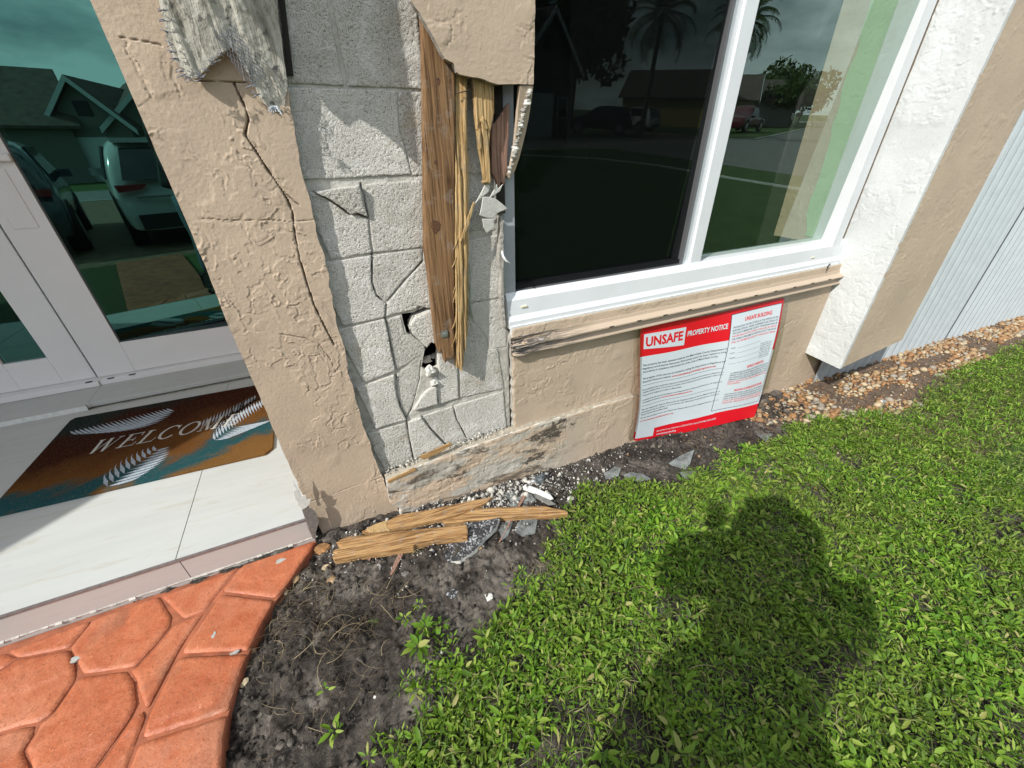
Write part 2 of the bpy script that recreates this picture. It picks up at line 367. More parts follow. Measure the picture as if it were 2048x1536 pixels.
# ---- lower wall under the window
Tn = 0.035
low = [(0.437, -0.16), (2.6, -0.16), (2.6, 0.66), (0.437, 0.66)]
low = [(0.437, 0.66), (0.437, 0.10), (0.44, -0.2), (3.3, -0.2), (3.3, 0.20), (2.62, 0.20), (2.62, 0.70), (2.44, 0.70), (0.437, 0.70)]
rp = [(0.437, 0.70)]
for k in range(1, 42):
    z = 0.70-k*0.021; rp.append((0.433+0.006*float(vn(np.array([z*70.]), np.array([1.0]), 4)[0]), z))
low = rp+[(0.437, -0.2), (3.3, -0.2), (3.3, 0.20), (2.62, 0.20), (2.62, 0.70)]
cr1 = [PY(a, c, -0.035)[[0, 2]] for a, c in [(1585, 640), (1572, 648), (1560, 664), (1552, 690), (1543, 702), (1520, 712)]]
cr2 = [PY(a, c, -0.035)[[0, 2]] for a, c in [(1158, 630), (1150, 700), (1162, 740), (1130, 780)]]
def low_h(U, V, ed):
    h = stucco_h(20, 1.1, 0.15)(U, V, ed)
    return h+crack_h(U, V, cr1, 0.0022, 0.012)
sheet('stucco_render', low, *face_at(-0.035), 0.0036, low_h, 0.03, [M['stucco'], M['core']], hw, skirt_slot=1)

# plinth: the projecting foot of the wall, spalled and stained below the opened pillar
def plinth_mat():
    t = NT('spalled_stained_plinth'); n1 = t.noise(4.5, 6, 0.65, t.map((0.8, 1, 3.2), (0, 0.12, 0)), 0.6); n2 = t.noise(7, 6, 0.72, t.map((0.8, 1, 2.4)), 0.6)
    sx = t.n('ShaderNodeSeparateXYZ'); t.l(t.tc.outputs['Object'], sx.inputs[0])
    n3 = t.noise(26, 6, 0.75, t.map((0.7, 1, 1.6)), 0.3)
    near = t.ramp(t.math('ADD', sx.outputs[0], 0.9), [(0.02, 1), (0.26, 0.25), (0.40, 0)])      # the damaged stretch by the pillar
    f = t.math('MULTIPLY', t.ramp(n1, [(0.47, 0), (0.53, 1)]), near)
    col = t.mix(f, BEIGE, (0.42, 0.40, 0.35)); d = t.math('MULTIPLY', t.ramp(n2, [(0.54, 0), (0.62, 0.85)]), near)
    col = t.mix(d, col, (0.075, 0.062, 0.048))
    for (pa, pc, rr) in ((1105, 862, 0.16), (1075, 915, 0.10), (900, 955, 0.07), (1125, 845, 0.08)):
        q_ = PY(pa, pc, -0.056)-np.array([1.4, 0, -0.1]); vs = t.n('ShaderNodeVectorMath', operation='DISTANCE'); mm = t.n('ShaderNodeMapping'); mm.inputs['Scale'].default_value = (1, 1, 2.2); t.l(t.tc.outputs['Object'], mm.inputs[0]); t.l(mm.outputs[0], vs.inputs[0]); vs.inputs[1].default_value = (q_[0], q_[1], q_[2]*2.2)
        dd = t.math('ADD', vs.outputs[1], t.math('MULTIPLY', n3, 0.55)); col = t.mix(t.ramp(dd, [(rr*0.6+0.235, 0.9), (rr*0.6+0.275, 0)]), col, (0.050, 0.043, 0.036))
    col = t.mix(0.0, col, col); col = t.mix(t.ramp(t.noise(60, 4, 0.6), [(0.6, 0), (0.75, 0.35)]), col, (0.33, 0.27, 0.2))
    t.set(Base_Color=col, Roughness=0.85); t.b.inputs['Specular IOR Level'].default_value = 0.2
    t.bump(t.noise(130, 4, 0.6), 0.4, 0.004); t.bump(t.noise(400, 3, 0.6), 0.3, 0.002); return t.m
M['plinth'] = plinth_mat()
ptop = [PY(a, c, -0.05)[[0, 2]] for a, c in [(772, 962), (850, 925), (1004, 872), (1055, 853), (1140, 828), (1265, 790)]]
ptop += [np.array([1.3, 0.112]), np.array([2.05, 0.085])]
pl = [tuple(v) for v in ptop]+[(2.05, -0.2), (-0.14, -0.2), (-0.10, 0.0), (-0.135, 0.05)]
def pl_h(U, V, ed):
    return stucco_h(41, 1.2, 0.2)(U, V, ed)+0.0018*fbm(U*16, V*40, 4, 77)*ss(0.8-U, 0, 0.3)+0.0014*ss(fbm(U*24, V*44, 3, 78), 0.05, 0.12)*ss(0.8-U, 0, 0.3)
sheet('plinth', pl, *face_at(-0.056), 0.0036, pl_h, 0.03, [M['plinth'], M['plaster']], hw, skirt_slot=1)
n = len(ptop); lb = [np.array([p[0], -0.0545, p[1]-0.001]) for p in ptop]; lt = [np.array([p[0], -0.02, p[1]+0.008]) for p in ptop]
b = MB()
for i in range(n-1):
    k = 14
    for j in range(k):
        a0 = lb[i]+(lb[i+1]-lb[i])*j/k; a1 = lb[i]+(lb[i+1]-lb[i])*(j+1)/k; c0 = lt[i]+(lt[i+1]-lt[i])*j/k; c1 = lt[i]+(lt[i+1]-lt[i])*(j+1)/k
        w = lambda q: np.array([0, 0, 0.002*float(vn(np.array([q[0]*80]), np.array([q[1]*80]), 6)[0])])
        b.add([a0+w(a0), a1+w(a1), c1+w(c1), c0+w(c0)], [(0, 1, 2, 3)])
b.build('plinth_ledge', simple('dusty_ledge', (0.31, 0.275, 0.215), 0.9, 0.2, 50, 0.5, 0.003), hw)

# ---- left pillar face
pil = thing('pillar', 'cracked beige stucco pillar face left of the exposed concrete blocks', 'pillar', (-0.28, -0.03, -0.05))
L1 = [(140, -90), (180, 0), (214, 78), (262, 186), (300, 275), (345, 372), (400, 508), (452, 640), (505, 760), (552, 870), (598, 975), (640, 1056), (660, 1102)]
R1 = [(812, 1045), (778, 985), (768, 958), (752, 925), (742, 890), (725, 850), (712, 800), (700, 760), (690, 700), (675, 655), (664, 600), (655, 540), (640, 490), (625, 430), (612, 375), (600, 330), (590, 265), (578, 200), (566, 130), (556, 60), (548, 0), (540, -90)]
pp = rough_poly(wallpoly(L1, -0.024), 0.03, 0.003, 1, False)+[wallpoly([L1[-1]], -0.024)[0]]+rough_poly(wallpoly(R1, -0.024), 0.009, 0.005, 2, False)+[wallpoly([R1[-1]], -0.024)[0]]
main = [PY(a, c, -0.024)[[0, 2]] for a, c in [(468, 166), (478, 190), (488, 210), (497, 238), (490, 270), (510, 300), (532, 335), (560, 375), (575, 400), (585, 425), (590, 470), (600, 520), (615, 570), (628, 610), (650, 655), (668, 690)]]
hor = [PY(a, c, -0.024)[[0, 2]] for a, c in [(395, 160), (430, 164), (470, 164), (500, 166)]]
hor2 = [PY(a, c, -0.024)[[0, 2]] for a, c in [(240, 75), (268, 79), (295, 84), (322, 90)]]
hor3 = [PY(a, c, -0.024)[[0, 2]] for a, c in [(400, 437), (470, 441), (540, 440), (585, 444), (632, 440)]]
br = [PY(a, c, -0.024)[[0, 2]] for a, c in [(560, 375), (580, 395), (598, 410)]]
seam = [PY(a, c, -0.024)[[0, 2]] for a, c in [(588, 1012), (640, 998), (700, 975), (765, 955)]]
hair = [PY(a, c, -0.024)[[0, 2]] for a, c in [(560, 668), (610, 676), (640, 690), (662, 720), (672, 745)]]
def pil_h(U, V, ed):
    h = stucco_h(3, 1.15, 0.05)(U, V, np.ones_like(U))
    for L, w, d in ((main, 0.0024, 0.02), (hor, 0.0016, 0.012), (hor2, 0.0012, 0.006), (hor3, 0.0010, 0.004), (br, 0.0012, 0.01), (seam, 0.0012, 0.006), (hair, 0.0011, 0.006)):
        h = h+crack_h(U, V, L, w, d)
    return h
sheet('stucco_render', pp, *face_at(-0.024), 0.0022, pil_h, 0.021, [M['stucco'], M['core']], pil, skirt_slot=1)
b = MB(); b.box((-0.395, -0.002, -0.3), (-0.20, 0.124, 2.6)); b.build('masonry_core', M['mortar'], pil)
sd = [PY(a, c, -0.024) for a, c in ((-100, -640), (180, 0), (400, 508), (552, 870), (640, 1056))]; sd = [p+np.array([0.0005, 0.002, 0]) for p in sd]
b = MB(); b.prism(sd+[p+np.array([0.012, 0, 0]) for p in sd[::-1]], (0, 0.145, 0)); b.build('side_render', M['stucco'], pil)

# ---- exposed masonry: every block fragment is a piece of its own
bw = thing('block_wall', 'exposed grey concrete block wall, cracked and shifted, behind the wooden stud', 'block wall', (0.1, 0, 0.1))
hole1 = wallpoly([(803, 628), (826, 626), (856, 612), (862, 620), (826, 634), (818, 655), (824, 672), (814, 668), (808, 648)], 0)
hole2 = wallpoly([(846, 690), (862, 684), (882, 690), (892, 712), (886, 770), (874, 776), (878, 735), (858, 745), (843, 735), (850, 700)], 0)
CRK = [[(744, 508), (742, 562), (752, 592), (771, 606), (768, 636)], [(846, 522), (812, 557), (773, 604)], [(624, 383), (660, 399), (685, 417), (700, 430), (716, 427), (737, 436)],
       [(770, 637), (777, 667), (792, 743), (802, 815), (813, 838), (820, 880), (827, 925)], [(843, 723), (838, 765), (823, 818), (813, 838)], [(845, 834), (860, 855), (870, 866), (887, 885), (902, 900)], [(907, 812), (913, 838), (924, 858), (937, 886)],
       [(722, 368), (731, 405), (738, 436)], [(836, 100), (832, 150), (829, 178), (822, 210), (828, 290), (836, 350)], [(946, 592), (965, 610), (985, 632), (1002, 652)], [(850, 600), (838, 618), (829, 634)], [(853, 695), (838, 680), (826, 670), (818, 655)]]
CRK = [wallpoly(q_, 0) for q_ in CRK]
def mort_h(U, V, e):
    h = 0.0015*fbm(U*60, V*60, 3, 5)
    wv = 0.0028+0.0024*vn(U*45, V*45, 31)
    for q_ in CRK: h = h-0.018*ss(wv-pdist(U, V, q_, closed=False)[0], 0, 0.0025)
    return h
sheet('mortar_bed', [(-0.22, -0.05), (0.432, -0.05), (0.432, 1.8), (-0.22, 1.8)], *face_at(0.005), 0.003,
      mort_h, 0.024, M['mortar'], bw, holes=(hole1, hole2))
jz = lambda k: k*0.2032
def blk(pts, dy=0.0, tl=(0, 0), px=True, m='block', ins=0.0006, seed=0):
    P0 = wallpoly(pts, 0) if px else pts
    if px: ins = 0.0009
    P1 = rough_poly(inset(P0, ins), 0.012, 0.0016, seed+int(abs(P0[0][0]*999)))
    c = np.mean(np.array(P1), 0)
    def h(U, V, ed):
        g = 0.0005*vn(U*300, V*300, 3)+0.0002*vn(U*120, V*120, 8); pit = -0.0016*ss(vn(U*220+4, V*220, 11), 0.5, 0.8)
        e = pdist(U, V, P1)[0]
        return g+pit+0.0004*fbm(U*22, V*22, 3, 6)-0.0014*np.exp(-e/0.0010), dy+tl[0]*(U-c[0])+tl[1]*(V-c[1])+0*U
    return sheet('cement_block', P1, *face_at(-0.0), 0.0024, h, 0.05+dy, [M[m], M['block2']], bw, skirt_slot=1)
# row above joint 7
blk([(-0.2032, jz(7)+.004), (-0.004, jz(7)+.004), (-0.006, 1.8), (-0.2032, 1.8)], px=False, m='block')
blk([(0.006, jz(7)+.003), (0.2032, jz(7)+.002), (0.204, 1.8), (0.005, 1.8)], px=False, m='block')
blk([(0.2052, jz(7)), (0.4064, jz(7)), (0.4064, 1.8), (0.2062, 1.8)], -0.002, px=False)
# row 6-7: one block split by a standing crack beside the stud
blk([(-0.2032, jz(6)+.003), (0.136, jz(6)+.004), (0.128, jz(6)+.07), (0.119, jz(6)+.11), (0.123, jz(7)-.03), (0.128, jz(7)-.003), (-0.2032, jz(7)-.003)], px=False, m='block2')
blk([(0.139, jz(6)+.002), (0.2032, jz(6)+.001), (0.2032, jz(7)-.004), (0.131, jz(7)-.004), (0.126, jz(7)-.03), (0.122, jz(6)+.11), (0.131, jz(6)+.07)], -0.002, px=False)
blk([(0.205, jz(6)+.001), (0.43, jz(6)-.001), (0.43, jz(7)-.006), (0.205, jz(7)-.005)], -0.003, px=False)
# row 5-6
blk([(628, 384), (718, 369), (722, 390), (736, 434), (716, 426), (700, 428), (686, 416), (660, 398)], 0.014, (0.02, 0.10), m='block')
blk([(600, 384), (624, 384), (658, 400), (684, 419), (700, 431), (716, 430), (736, 438), (743, 506), (662, 519), (640, 470)], 0.001, m='block2')
blk([(729, 368), (842, 359), (860, 400), (860, 492), (820, 498), (747, 506), (742, 470), (738, 436), (731, 400)], 0.0, m='block')
blk([(0.142, jz(5)+.003), (0.2600, jz(5)+.002), (0.262, jz(6)-.003), (0.145, jz(6)-.003)], -0.001, px=False)
blk([(0.265, jz(5)+.04), (0.40, jz(5)+.03), (0.36, jz(5)+.12), (0.33, jz(6)-.004), (0.265, jz(6)-.003)], -0.004, px=False)
# row 4-5
blk([(636, 526), (660, 523), (743, 510), (742, 562), (752, 592), (771, 606), (769, 634), (686, 652), (660, 600)], 0.003, m='block2')
blk([(746, 510), (844, 497), (845, 521), (812, 556), (773, 603), (754, 590), (745, 560)], 0.0, m='block')
blk([(847, 497), (870, 494), (870, 612), (856, 617), (838, 612), (832, 618), (772, 633), (774, 606), (813, 559), (846, 524)], 0.001, m='block2')
blk([(0.150, jz(4)+.003), (0.2032, jz(4)+.002), (0.2032, jz(5)-.003), (0.150, jz(5)-.003)], -0.001, px=False)
blk([(0.2062, jz(4)+.002), (0.345, jz(4)+.001), (0.42, jz(4)+.001), (0.42, jz(5)+.02), (0.30, jz(5)+.01), (0.2062, jz(5)-.003)], -0.002, px=False, m='block2')
# row 3-4
blk([(670, 660), (690, 656), (769, 637), (776, 668), (790, 741), (728, 765), (700, 715)], 0.004, (0.02, 0), m='block2')
blk([(774, 639), (801, 631), (806, 650), (811, 670), (826, 675), (850, 693), (852, 701), (843, 711), (826, 721), (794, 741), (782, 690)], -0.002, (-0.03, 0), m='block')
blk([(828, 636), (858, 621), (880, 616), (880, 690), (862, 684), (853, 695), (838, 680), (824, 668), (820, 650)], 0.008, (0.02, 0.02), m='block2')
blk([(0.150, jz(3)+.055), (0.205, jz(3)+.05), (0.205, jz(4)-.003), (0.150, jz(4)-.003)], 0.002, px=False)
blk([(0.207, jz(3)+.002), (0.345, jz(3)+.002), (0.34, jz(3)+.06), (0.29, jz(3)+.13), (0.262, jz(4)-.004), (0.207, jz(4)-.004)], -0.001, px=False, m='block')
blk([(0.348, jz(3)+.002), (0.425, jz(3)+.002), (0.425, jz(4)-.004), (0.265, jz(4)-.004), (0.292, jz(3)+.134), (0.343, jz(3)+.062)], -0.003, px=False, m='block2')
# row 2-3
blk([(712, 775), (730, 769), (788, 748), (792, 790), (800, 815), (812, 838), (751, 857), (735, 820)], 0.006, (0.02, 0), m='block2')
blk([(794, 746), (843, 723), (839, 765), (824, 815), (813, 835), (803, 815), (795, 788)], -0.003, (-0.04, 0), m='block')
blk([(826, 820), (840, 795), (856, 778), (872, 770), (874, 806), (832, 819)], 0.010, (0.05, 0), m='block2')
blk([(877, 712), (914, 707), (917, 796), (878, 808), (872, 782), (877, 745)], 0.003, m='block2')
blk([(918, 706), (996, 697), (1009, 778), (921, 796)], -0.001, m='block')
# row 1-2
blk([(735, 868), (752, 862), (811, 845), (818, 880), (824, 910), (826, 925), (770, 940), (750, 905)], 0.002, m='block')
blk([(815, 843), (842, 834), (858, 856), (868, 868), (886, 885), (900, 900), (829, 925), (826, 908), (820, 880)], 0.006, (0.02, 0), m='block2')
blk([(846, 832), (905, 813), (912, 838), (922, 858), (930, 872), (936, 884), (903, 898), (888, 884), (870, 864), (860, 853)], 0.002, m='block')
blk([(908, 812), (1007, 783), (1014, 860), (938, 888), (926, 860), (914, 838)], 0.0, m='block2')
# rubble inside the holes, loose chips
def chunk(name, p, r, m, parent=None, seed=0, flat=1.0, sub=2):
    bm = bmesh.new(); bmesh.ops.create_icosphere(bm, subdivisions=sub, radius=1.0); q = random.Random(seed)
    ph = [q.uniform(0, 9) for _ in range(6)]; s = (q.uniform(.75, 1.25), q.uniform(.75, 1.25), flat*q.uniform(.7, 1.1))
    V = []
    for v in bm.verts:
        c = v.co; d = 1+0.22*math.sin(3.1*c.x+ph[0])*math.cos(2.7*c.y+ph[1])+0.18*math.sin(5.3*c.z+ph[2]+2*c.x)+0.10*math.sin(9*c.y+ph[3])
        V.append((p[0]+c.x*d*r*s[0], p[1]+c.y*d*r*s[1], p[2]+c.z*d*r*s[2]))
    F = [tuple(v.index for v in f.verts) for f in bm.faces]; bm.free()
    return mk(name, np.array(V), F, m, parent, None if parent is not None else p)
for i, (a, c, r, y) in enumerate([(860, 742, 0.022, -0.006), (869, 765, 0.018, 0.0), (852, 720, 0.016, 0.035), (866, 712, 0.014, 0.05), (872, 778, 0.010, 0.0), (878, 700, 0.013, 0.03)]):
    chunk('broken_chip', PY(a, c, y), r, M['plaster'] if i < 2 else M['block'], bw, 40+i)

# black strip put in for the shade of the slot at the top left
b = MB(); b.prism([PY(a, c, -0.010) for a, c in [(548, -80), (560, -80), (572, 20), (587, 150), (573, 151), (562, 40)]], (0, 0.02, 0)); tag(b.build('slot_shade_strip', M['gap_shade'], None, PY(575, 150, -0.02)), 'black strip standing in for the shade of the slot left of the top concrete block', 'felt strip')

# ---- studs
def slab_px(name, pts, y, th, m, parent=None, loc=None, tilt=0.0, jag=0.0, seed=0):
    P0 = [PY(a, c, y) for a, c in pts]; q = random.Random(seed); z0 = P0[0][2]
    top = [p+np.array([0, tilt*(z0-p[2]), 0]) for p in P0]
    return MB().prism(top, (0, th, 0)).build(name, m, parent, loc if parent is None else None, bevel=0.0012)
def fibre(name, pts, y, th, m, parent=None, amp=0.0008, fu=170, fv=5, seed=0, jag=0.0015, tilt=0.0, res=0.0021):
    P0 = wallpoly(pts, y); P1 = rough_poly(P0, 0.010, jag, seed)
    def h(U, V, e):
        w = U+0.010*fbm(U*9, V*3, 2, seed+40)
        return amp*(fbm(w*fu, V*fv, 3, seed+41)+0.8*fbm(w*fu*.35, V*fv*.6, 2, seed+42)+0.35*np.abs(vn(w*fu*1.6, V*fv*2, seed+43)))-0.0015*np.exp(-pdist(U, V, P1)[0]/0.002)+0*e, tilt*(P0[0][1]-V)
    return sheet(name, P1, *face_at(y), res, h, th, [m, m], parent, None if parent is not None else PY(*pts[0], y), skirt_slot=1, back=True)
st = [(842, -80), (845, 30), (848, 100), (850, 350), (851, 500), (857, 540), (864, 600), (869, 650), (874, 690), (879, 706), (884, 700), (888, 712), (891, 727), (896, 716), (901, 720), (908, 712), (909, 350), (911, 150), (906, -80)]
s0 = thing('wooden_stud', 'brown wooden stud nailed upright over the cracked blocks, widest of the lumber', 'wood stud', PY(890, 700, -0.1))
fibre('board', st, -0.043, 0.036, M['wood'], s0, 0.0007, 170, 4, 3, 0.0006)
c = PY(889, 668, -0.045)
b = MB(); ww = 0.0115
b.box((c[0]-ww, -0.0465, c[2]-ww), (c[0]+ww, -0.0431, c[2]+ww)); b.build('square_washer', M['metal'], s0)
b = MB(); b.tube([(c[0], -0.0463, c[2]), (c[0], -0.0495, c[2])], 0.0055, 10); b.build('bolt_head', M['metal'], s0)
for (a, cc, rr) in ((871, 453, 0.019), (875, 163, 0.0085), (871, 325, 0.0055)):
    c = PY(a, cc, -0.0433); V = []; k = 26
    for j in range(k): w = 2*math.pi*j/k; r = rr*0.8*(1+0.10*math.sin(3*w+cc)+0.06*math.sin(7*w)); V.append((c[0]+r*math.cos(w), -0.0435, c[2]+r*1.25*math.sin(w)))
    MB().prism(V, (0, 0.0004, 0)).build('knot', simple('wood_knot', (0.10, 0.045, 0.02), 0.6, 0.5, 160, 0.5, 0.002), s0)
# second, splintered stud right behind it
s1 = thing('splintered_stud', 'pale splintered pine stud beside the brown stud', 'wood stud', PY(922, 740, -0.1))
fibre('board', [(912, 150), (934, 155), (935, 300), (937, 500), (935, 640), (931, 690), (926, 715), (921, 745), (918, 720), (914, 738), (911, 690), (909, 500)], -0.036, 0.03, M['wood_pale'], s1, 0.0036, 120, 5, 8, 0.002)
q = random.Random(5)
spl = [(911, 300, 640, 4, -0.043), (914, 280, 735, 5, -0.040), (919, 330, 742, 5, -0.045), (924, 255, 735, 6, -0.041), (928, 160, 705, 5, -0.043), (932, 300, 680, 5, -0.038), (916, 480, 700, 4, -0.048), (922, 520, 748, 5, -0.047), (930, 420, 660, 4, -0.046), (912, 540, 690, 3, -0.050)]
for (x, t0, t1, w, y) in spl:
    pts = [(x+q.uniform(-1, 1), t0), (x+w, t0+q.uniform(10, 40)), (x+w+1, (t0+t1)/2), (x+w, t1-60), (x+w-1, t1-20), (x+w*.5, t1), (x+1, t1-30), (x, t1-90), (x-1, (t0+t1)/2)]
    fibre('splinter', pts, y, 0.006, M['wood_pale'], s1, 0.0009, 160, 6, int(x), 0.0005, q.uniform(-0.008, 0.012), 0.0016)
for i in range(6):
    x = 910+q.uniform(0, 6); t = 460+i*42+q.uniform(-14, 14)
    slab_px('splinter', [(x, t), (x+3, t+3), (x-3-q.uniform(0, 3), t+22), (x-6-q.uniform(0, 4), t+30), (x-3, t+14)], -0.046, 0.003, M['wood_pale'], s1)
s2 = thing('shattered_stud', 'short shattered pine stud hanging under the broken stucco corner', 'wood stud', PY(975, 300, -0.09))
for pts, y in (([(947, 158), (989, 166), (989, 226), (986, 236), (981, 262), (974, 240), (968, 262), (962, 235), (955, 260), (951, 225)], -0.047),
               ([(953, 235), (959, 240), (964, 275), (968, 315), (972, 348), (978, 368), (971, 370), (965, 330), (958, 290)], -0.044),
               ([(963, 240), (972, 238), (977, 290), (980, 330), (981, 366), (974, 364), (970, 310)], -0.049),
               ([(974, 240), (982, 240), (981, 262), (978, 300), (979, 320), (974, 300)], -0.045),
               ([(957, 255), (961, 262), (964, 296), (960, 300), (957, 280)], -0.050),
               ([(966, 232), (973, 246), (977, 258), (972, 259), (963, 244)], -0.052), ([(958, 236), (966, 240), (974, 252), (970, 256)], -0.051),
               ([(966, 362), (978, 361), (978, 365), (967, 366)], -0.049)):
    fibre('splinter', pts, y, 0.016, M['wood_pale'], s2, 0.0018, 130, 8, 20, 0.0012)
s3 = fibre('old_board', [(983, 250), (990, 246), (1019, 205), (1018, 255), (1014, 340), (1008, 372), (1003, 362), (998, 376), (992, 360), (984, 345)], -0.022, 0.014, M['wood_pink'], None, 0.0012, 120, 6, 30, 0.001); tag(s3, 'pinkish old board in the dark hollow beside the window', 'board')
s4 = slab_px('wood_sliver', [(947, 403), (950, 405), (938, 450), (924, 482), (920, 484), (932, 445)], -0.052, 0.004, M['wood_pale'], None, PY(925, 480, -0.12)); tag(s4, 'thin bent wood sliver leaning across the splintered stud', 'wood splinter')
for i, (pts, y, lab) in enumerate((([(966, 394), (978, 394), (992, 398), (1006, 408), (1017, 418), (1005, 423), (995, 428), (986, 437), (974, 436), (961, 431), (964, 415)], -0.05, 'curved white plaster shard stuck beside the window edge'),
                             ([(965, 438), (988, 438), (990, 455), (983, 461), (975, 467), (968, 455)], -0.042, 'small pointed white plaster shard under the curved shard'),
                             ([(971, 368), (981, 372), (978, 384), (966, 394), (952, 408), (962, 388)], -0.040, 'grey paper-thin plaster strip hanging under the shattered stud'),
                             ([(994, 368), (997, 378), (1006, 368), (1001, 383), (990, 390), (981, 396), (987, 383)], -0.040, 'grey torn plaster strip under the pinkish board'))):
    tag(slab_px('plaster_shard', pts, y, 0.004, M['plaster'], None, PY(*pts[0], y), tilt=0.15), lab, 'plaster shard')
b = MB(); b.tube([PY(911, 187, -0.044), PY(925, 184, -0.050), PY(946, 178, -0.047)], 0.0016, 6); tag(b.build('bent_nail', simple('rusty_iron', (0.05, 0.03, 0.02), 0.7, 0.3, 80), None, PY(913, 187, -0.1)), 'bent rusty nail sticking out between the studs', 'nail')
b = MB(); b.prism([PY(a, c, -0.012) for a, c in [(935, 525), (940, 527), (941, 600), (946, 640), (940, 625), (936, 590)]], (0, 0.006, 0)); tag(b.build('tin_strip', M['metal'], None, PY(940, 640, -0.01)), 'thin metal strip standing right of the splintered stud', 'metal strip')

# ---- hanging stucco corner, upper right
cor = thing('stucco_corner', 'hanging beige stucco corner broken off above the wooden studs', 'stucco', PY(990, 160, -0.15))
cp = [(800, -90), (822, 0), (840, 27), (856, 55), (872, 85), (882, 104), (890, 117), (907, 126), (913, 144), (920, 149), (934, 152), (958, 156), (980, 164), (998, 169), (1020, 168), (1045, 169), (1067, 169), (1070, 0), (1071, -90)]
P0 = rough_poly(wallpoly(cp, -0.070), 0.012, 0.0022, 9)
sheet('front_render', P0, *face_at(-0.070), 0.0024, lambda U, V, e: stucco_h(15, 1.2, 0.1)(U, V, np.ones_like(U)), 0.02, [M['stucco'], M['core']], cor, skirt_slot=1, back=True)
rp3 = [(1040, 171), (1067, 171), (1061, 215), (1057, 240), (1050, 272), (1040, 312), (1030, 342), (1018, 358), (1013, 350), (1021, 330), (1029, 290), (1034, 240)]
yy3 = lambda py: -0.068+0.050*(py-171)/187
V3 = [PY(a, c, yy3(c)) for a, c in rp3]; MB().prism(V3, (0, 0.014, 0)).build('return_render', M['stucco'], cor, bevel=0.001)
x3 = PY(1067, 150, -0.07)[0]; b = MB(); b.box((x3-0.018, -0.068, 1.447), (x3-0.001, 0.010, 2.0)); b.build('return_render', M['stucco'], cor)
rc = random.Random(3)
for i in range(22):
    t = i/22; c = 182+t*170; chunk('render_lump', PY(1060-t*40-4*rc.random(), c, yy3(c)-0.002), 0.0085*rc.uniform(.5, 1.2), M['core'] if i % 3 else M['plaster'], cor, 200+i)
b = MB(); b.box((0.40, -0.012, 1.10), (0.425, 0.02, 1.47)); b.build('hollow_back', M['gap_shade'], cor)  # black backing, paints the shade of the hollow
# torn jamb render beside the window
jr = [(1001, 432), (1006, 440), (1007, 500), (1006, 560), (1009, 620), (1012, 655), (1006, 656), (1003, 620), (1001, 590), (1003, 560), (999, 520), (1000, 470)]
tag(sheet('jamb_render', rough_poly(wallpoly(jr, -0.03), 0.01, 0.003, 6), *face_at(-0.03), 0.0025, lambda U, V, e: 0.002*fbm(U*80, V*80, 3, 3), 0.024, [M['core'], M['core']], None, (0.42, -0.03, 0.7), skirt_slot=1, back=True), 'thin torn strip of render along the left edge of the window', 'render strip')
b = MB(); b.tube([PY(1004, 502, -0.04), PY(1006, 512, -0.05), PY(1012, 522, -0.055), PY(1021, 527, -0.06)], [0.003, 0.0045, 0.004, 0.0015], 6); tag(b.build('caulk_strip', M['white_old'], None, PY(1004, 502, -0.04), smooth=True), 'curled strip of white caulk at the left window edge', 'caulk')

# ---- peeled stucco sheet with wire lath, upper left
fl = thing('peeled_render', 'peeled grey back of render with wire lath hanging over the pillar top', 'render sheet', PY(450, 200, -0.12))
fp = [(300, -90), (318, 0), (326, 40), (336, 85), (350, 120), (372, 152), (388, 157), (396, 156), (410, 140), (430, 121), (448, 105), (462, 95), (472, 108), (486, 132), (500, 158), (508, 172), (518, 196), (530, 208), (548, 222), (562, 222), (570, 205), (574, 180), (572, 150), (566, 110), (560, 60), (553, 0), (545, -90)]
def flap_mat():
    t = NT('render_back_with_laitance'); s = t.noise(1, 6, 0.65, t.map((48, 48, 7), (0, 0.12, 0)), 0.5); g = t.noise(60, 4, 0.6)
    col = t.mix(t.ramp(s, [(0.34, 0), (0.48, 0.8), (0.62, 1)]), (0.20, 0.19, 0.155), (0.50, 0.485, 0.42)); col = t.mix(t.ramp(g, [(0.58, 0), (0.68, 0.8)]), col, (0.06, 0.058, 0.055))
    t.set(Base_Color=col, Roughness=0.9); t.bump(s, 0.7, 0.012); t.bump(g, 0.6, 0.005); return t.m
M['flap'] = flap_mat()
FY = -0.046
def fl_h(U, V, e):
    x0 = PY(330, 60, FY)[0]
    return 0.005*ss(fbm(U*44+V*8, V*6, 3, 60), -0.2, 0.3)+0.0015*fbm(U*110, V*60, 3, 61)-0.008*ss(x0+0.02-U, -0.01, 0.02), 0.05*(V-1.4)-0.024*ss(U, -0.26, -0.12)
sheet('render', rough_poly(wallpoly(fp, FY), 0.010, 0.004, 12), *face_at(FY), 0.0028, fl_h, 0.012, [M['flap'], M['plaster']], fl, skirt_slot=1, back=True)
sh_ = wallpoly([(615, 0), (640, 150), (668, 215), (700, 258), (722, 240), (760, 262), (800, 292), (838, 332), (812, 120), (800, 60), (795, 0)], 0)
kq = 0.16; up_ = [(u-kq*SUN[0]/SUN[1], v-kq*SUN[2]/SUN[1]) for u, v in sh_]; up_ = up_+[(0.10, 2.4), (-0.36, 2.4)]
sheet('unseen_shade_render', rough_poly(up_, 0.012, 0.003, 14), *face_at(-kq), 0.006, lambda U, V, e: 0.004*fbm(U*30, V*12, 3, 62), 0.018, [M['flap'], M['plaster']], fl, skirt_slot=1, back=True)  # unseen sheet added above the view to cast the shadow on the blocks
